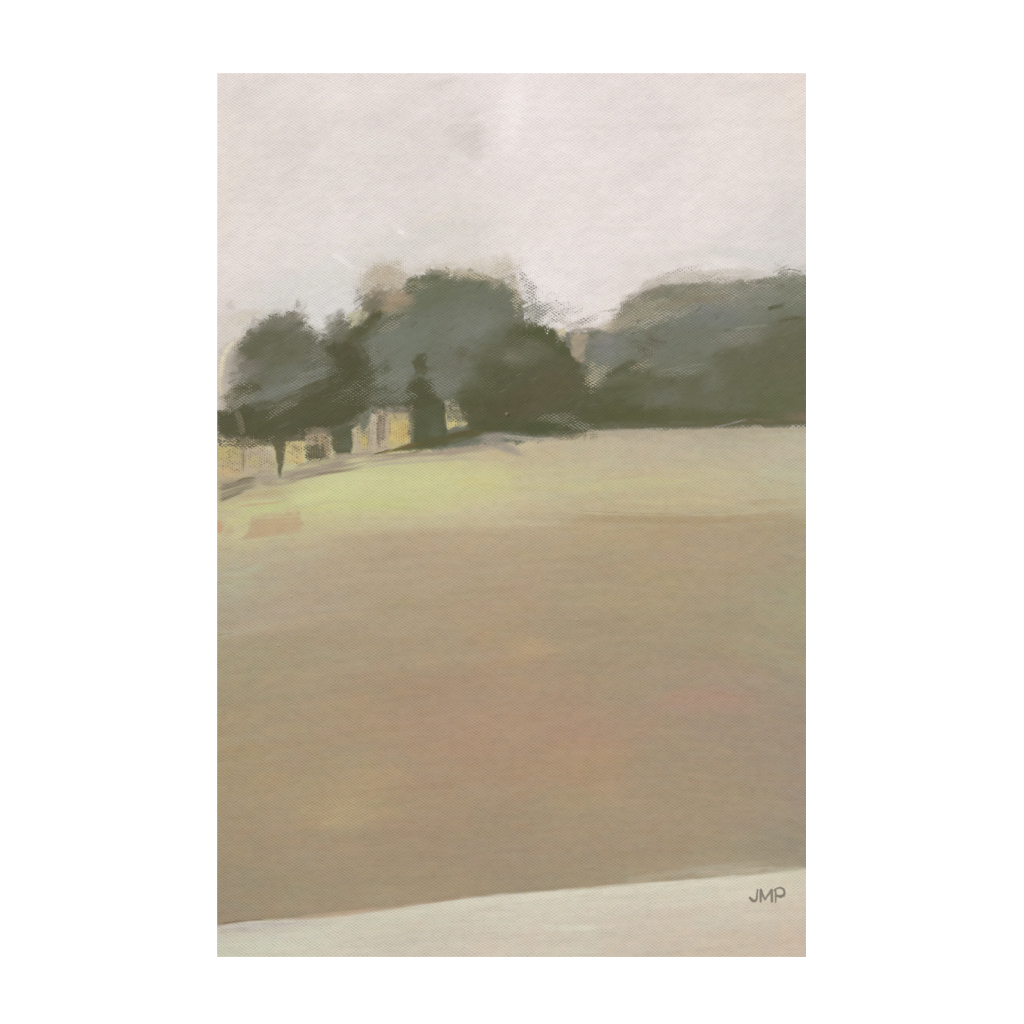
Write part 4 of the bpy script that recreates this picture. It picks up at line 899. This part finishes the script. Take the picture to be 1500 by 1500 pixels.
# ---- overall grain of the hand: fine bristle lines and chroma mottling -----------------
st = fbm((PX * .80 - PY * .60) / 30, (PX * .60 + PY * .80) / 1.8, 71, 2) - .5
st2 = fbm((PX + PY * .08) / 60, (PY - PX * .03) / 1.6, 72, 2) - .5
treeall = np.clip(sum(TREE.values()), 0, 1)
upper = sstep(720, 600, PY)
PAINT += ((st * upper * 4 + st2 * (1 - upper) * 3.5))[..., None]
for k, v in enumerate([(5, -2, -3), (-2, 3, -3), (-1, -2, 6)]):
    PAINT += ((fbm(PX / 7, PY / 4.5, 81 + k, 2) - .5) * .6)[..., None] * np.array(v, np.float32)
PAINT *= (1 + .026 * WEAVE)[..., None]  # hollows darkened, thread tops lightened in the pigment to strengthen the relief's shading
RELIEF += .22 * st * upper + .10 * st2 * (1 - upper)
PAINT = np.clip(PAINT, 8, 246)

# ================================================================== WHICH PATCH IS WHICH
FX, FY = PX[:-1, :-1] + .5, PY[:-1, :-1] + .5


def mid(a):
    return (a[:-1, :-1] + a[1:, :-1] + a[:-1, 1:] + a[1:, 1:]) * .25


BANK = np.interp(gx, [318, 350, 380, 410, 470, 545, 600, 650, 700, 740, 800, 850, 900, 1000, 1100, 1181],
                 [700, 699, 698, 699, 676, 667, 660, 652, 644, 637, 637, 634, 627, 627, 626, 622]).astype(np.float32)
bank = (FY > (BANK[:-1] + .5 * 0)[None, :] + 3 * (mid(fbm(PX / 12, PY / 4, 91)) - .5))
region = np.zeros(FX.shape, np.int8)                       # 0 sky
L, Cn, B, R = (mid(TREE[k]) for k in ('left', 'centre', 'bush', 'right'))
region[R > .5] = 4
region[Cn > .5] = 2
region[(L > .5) & ((FX < 545) | (Cn < .5))] = 1
region[B > .5] = 3
low = (FY < 720) & (FX < 690) & (FY > np.interp(FX, [318, 400, 440, 500, 540, 560, 690], [636, 640, 630, 616, 596, 590, 584]))
lum = mid(PAINT.mean(-1))
for _ in range(3):                                         # even out the weave before judging light from dark
    lum = (lum + np.roll(lum, 2, 0) + np.roll(lum, -2, 0) + np.roll(lum, 2, 1) + np.roll(lum, -2, 1)) / 5
# glimpses of light: the pale yellow patches under the trees
region[low & ~bank & (lum > 126)] = 5
region[low & ~bank & (region == 0) & (FX < 560)] = 1
region[low & ~bank & (region == 0)] = 2
region[(FY > 600) & (FX > 690) & ~bank & (region == 0)] = 4
region[bank] = 6
mead = bank & (FY < np.interp(FX, [318, 360, 450, 560, 800, 840, 960, 1100, 1181], [788, 790, 778, 774, 772, 752, 757, 750, 741]) + 4 * (mid(fbm(PX / 30, PY / 4, 92)) - .5))
region[mead] = 7
region[(mid(PATHMASK) > .5)] = 8
region[mid(SIG) > .5] = 9
PARTS = [
    ('painted_sky', 'pale pinkish grey sky'),
    ('painted_tree', 'low dark olive tree at the left edge, its trunk a thin wedge'),
    ('painted_tree', 'tall rounded grey green tree, the highest of the trees'),
    ('painted_tree', 'dark olive bush below the tall rounded tree, touching the field'),
    ('painted_tree', 'wide grey green tree reaching the right edge'),
    ('painted_light', 'yellow and beige glimpses of light under the trees'),
    ('painted_field', 'broad tan brown field'),
    ('painted_meadow', 'lime green and beige strip of grass below the trees'),
    ('painted_path', 'pale cream strip along the bottom edge'),
    ('signature', 'grey brushed initials JMP in the lower right corner'),
]

# ================================================================== MATERIALS


def new_mat(name):
    m = bpy.data.materials.new(name)
    m.use_nodes = True
    return m, m.node_tree, m.node_tree.nodes['Principled BSDF']


paint_mat, nt, bsdf = new_mat('oil_paint_on_canvas')
at = nt.nodes.new('ShaderNodeAttribute')
at.attribute_name = 'pigment'
nt.links.new(at.outputs['Color'], bsdf.inputs['Base Color'])
nz = nt.nodes.new('ShaderNodeTexNoise')
nz.inputs['Scale'].default_value = 60
mr = nt.nodes.new('ShaderNodeMapRange')
mr.inputs['To Min'].default_value = .62
mr.inputs['To Max'].default_value = .80
tc = nt.nodes.new('ShaderNodeTexCoord')
nt.links.new(tc.outputs['Object'], nz.inputs['Vector'])
nt.links.new(nz.outputs['Fac'], mr.inputs['Value'])
nt.links.new(mr.outputs['Result'], bsdf.inputs['Roughness'])
bsdf.inputs['Specular IOR Level'].default_value = .05

edge_mat, nt, bsdf = new_mat('primed_canvas')
bsdf.inputs['Roughness'].default_value = .85
bsdf.inputs['Specular IOR Level'].default_value = .1
wv = nt.nodes.new('ShaderNodeTexNoise')
wv.inputs['Scale'].default_value = 900
cr = nt.nodes.new('ShaderNodeValToRGB')
cr.color_ramp.elements[0].color = (.74, .72, .68, 1)
cr.color_ramp.elements[1].color = (.84, .83, .80, 1)
tc = nt.nodes.new('ShaderNodeTexCoord')
nt.links.new(tc.outputs['Object'], wv.inputs['Vector'])
nt.links.new(wv.outputs['Fac'], cr.inputs['Fac'])
nt.links.new(cr.outputs['Color'], bsdf.inputs['Base Color'])

wall_mat, nt, bsdf = new_mat('white_wall_paint')
bsdf.inputs['Base Color'].default_value = (.88, .88, .88, 1)
bsdf.inputs['Roughness'].default_value = .9
bsdf.inputs['Specular IOR Level'].default_value = .1
nz = nt.nodes.new('ShaderNodeTexNoise')
nz.inputs['Scale'].default_value = 140
bp = nt.nodes.new('ShaderNodeBump')
bp.inputs['Strength'].default_value = .08
bp.inputs['Distance'].default_value = .001
tc = nt.nodes.new('ShaderNodeTexCoord')
nt.links.new(tc.outputs['Object'], nz.inputs['Vector'])
nt.links.new(nz.outputs['Fac'], bp.inputs['Height'])
nt.links.new(bp.outputs['Normal'], bsdf.inputs['Normal'])

# ================================================================== OBJECTS


def link_mesh(name, verts, faces, mat, parent=None):
    me = bpy.data.meshes.new(name)
    me.from_pydata(verts, [], faces)
    me.materials.append(mat)
    o = bpy.data.objects.new(name, me)
    scene.collection.objects.link(o)
    if parent is not None:
        o.parent = parent
    return o


wall = link_mesh('wall', [(-5, 0, -2), (5, 0, -2), (5, 0, 5), (-5, 0, 5), (-5, .15, -2), (5, .15, -2), (5, .15, 5), (-5, .15, 5)],
                 [(0, 1, 2, 3), (5, 4, 7, 6), (4, 0, 3, 7), (1, 5, 6, 2), (3, 2, 6, 7), (4, 5, 1, 0)], wall_mat)
wall['kind'] = 'structure'

BOT = (750 - (Y0 + CH)) * U            # lower edge of the picture, relative to the centre line
painting = bpy.data.objects.new('canvas_painting', None)
painting.empty_display_size = .2
scene.collection.objects.link(painting)
painting.location = ((X0 + CW / 2 - 750) * U, FRONT, ZC + BOT)
painting['label'] = 'unframed upright landscape painting of dark green trees above a tan field, hung on white wall'
painting['category'] = 'painting'

# painted face: the height field is the real weave and paint relief
HGT = (.42 * WEAVE + RELIEF) * U * 1.0
cx, bz = X0 + CW / 2, Y0 + CH
VX = (PX - cx) * U
VZ = (bz - PY) * U
VY = -HGT
border = np.zeros((NY, NX), bool)
border[0], border[-1], border[:, 0], border[:, -1] = True, True, True, True
VY = np.where(border, 0, VY)
lin = PAINT / 255.
lin = np.where(lin <= .04045, lin / 12.92, ((lin + .055) / 1.055) ** 2.4) / LIGHT
lin = np.clip(lin, 0, .9)
# normals of the height field, shared by neighbouring patches
gyy, gxx = np.gradient(VY)
nrm = np.stack([gxx / U, -np.ones_like(VY), -gyy / U], -1)
nrm /= np.linalg.norm(nrm, axis=-1, keepdims=True)
idx = np.arange(NX * NY).reshape(NY, NX)
quads = np.stack([idx[:-1, :-1], idx[1:, :-1], idx[1:, 1:], idx[:-1, 1:]], -1)
V = np.stack([VX, VY, VZ], -1).reshape(-1, 3)
PIG = np.concatenate([lin.reshape(-1, 3), np.ones((NX * NY, 1))], 1).astype(np.float32)
NRM = nrm.reshape(-1, 3)
for k, (name, label) in enumerate(PARTS):
    q = quads[region == k]
    if len(q) == 0:
        continue
    used, inv = np.unique(q.ravel(), return_inverse=True)
    me = bpy.data.meshes.new(name)
    me.vertices.add(len(used))
    me.vertices.foreach_set('co', V[used].astype(np.float32).ravel())
    me.loops.add(len(inv))
    me.loops.foreach_set('vertex_index', inv.astype(np.int32))
    me.polygons.add(len(q))
    me.polygons.foreach_set('loop_start', np.arange(0, len(inv), 4, dtype=np.int32))
    a = me.attributes.new('pigment', 'FLOAT_COLOR', 'POINT')
    a.data.foreach_set('color', PIG[used].ravel())
    me.update(calc_edges=True)
    me.polygons.foreach_set('use_smooth', np.ones(len(q), bool))
    me.normals_split_custom_set_from_vertices(NRM[used].astype(np.float32).tolist())
    me.materials.append(paint_mat)
    o = bpy.data.objects.new(name, me)
    scene.collection.objects.link(o)
    o.parent = painting
    o['label'] = label

# the wrapped sides and back of the stretched canvas
hw, hh, d = CW * U / 2, CH * U, DEPTH
link_mesh('canvas_edge', [(-hw, 0, 0), (hw, 0, 0), (hw, 0, hh), (-hw, 0, hh), (-hw, d, 0), (hw, d, 0), (hw, d, hh), (-hw, d, hh)],
          [(5, 4, 7, 6), (4, 0, 3, 7), (1, 5, 6, 2), (3, 2, 6, 7), (4, 5, 1, 0)], edge_mat, painting)
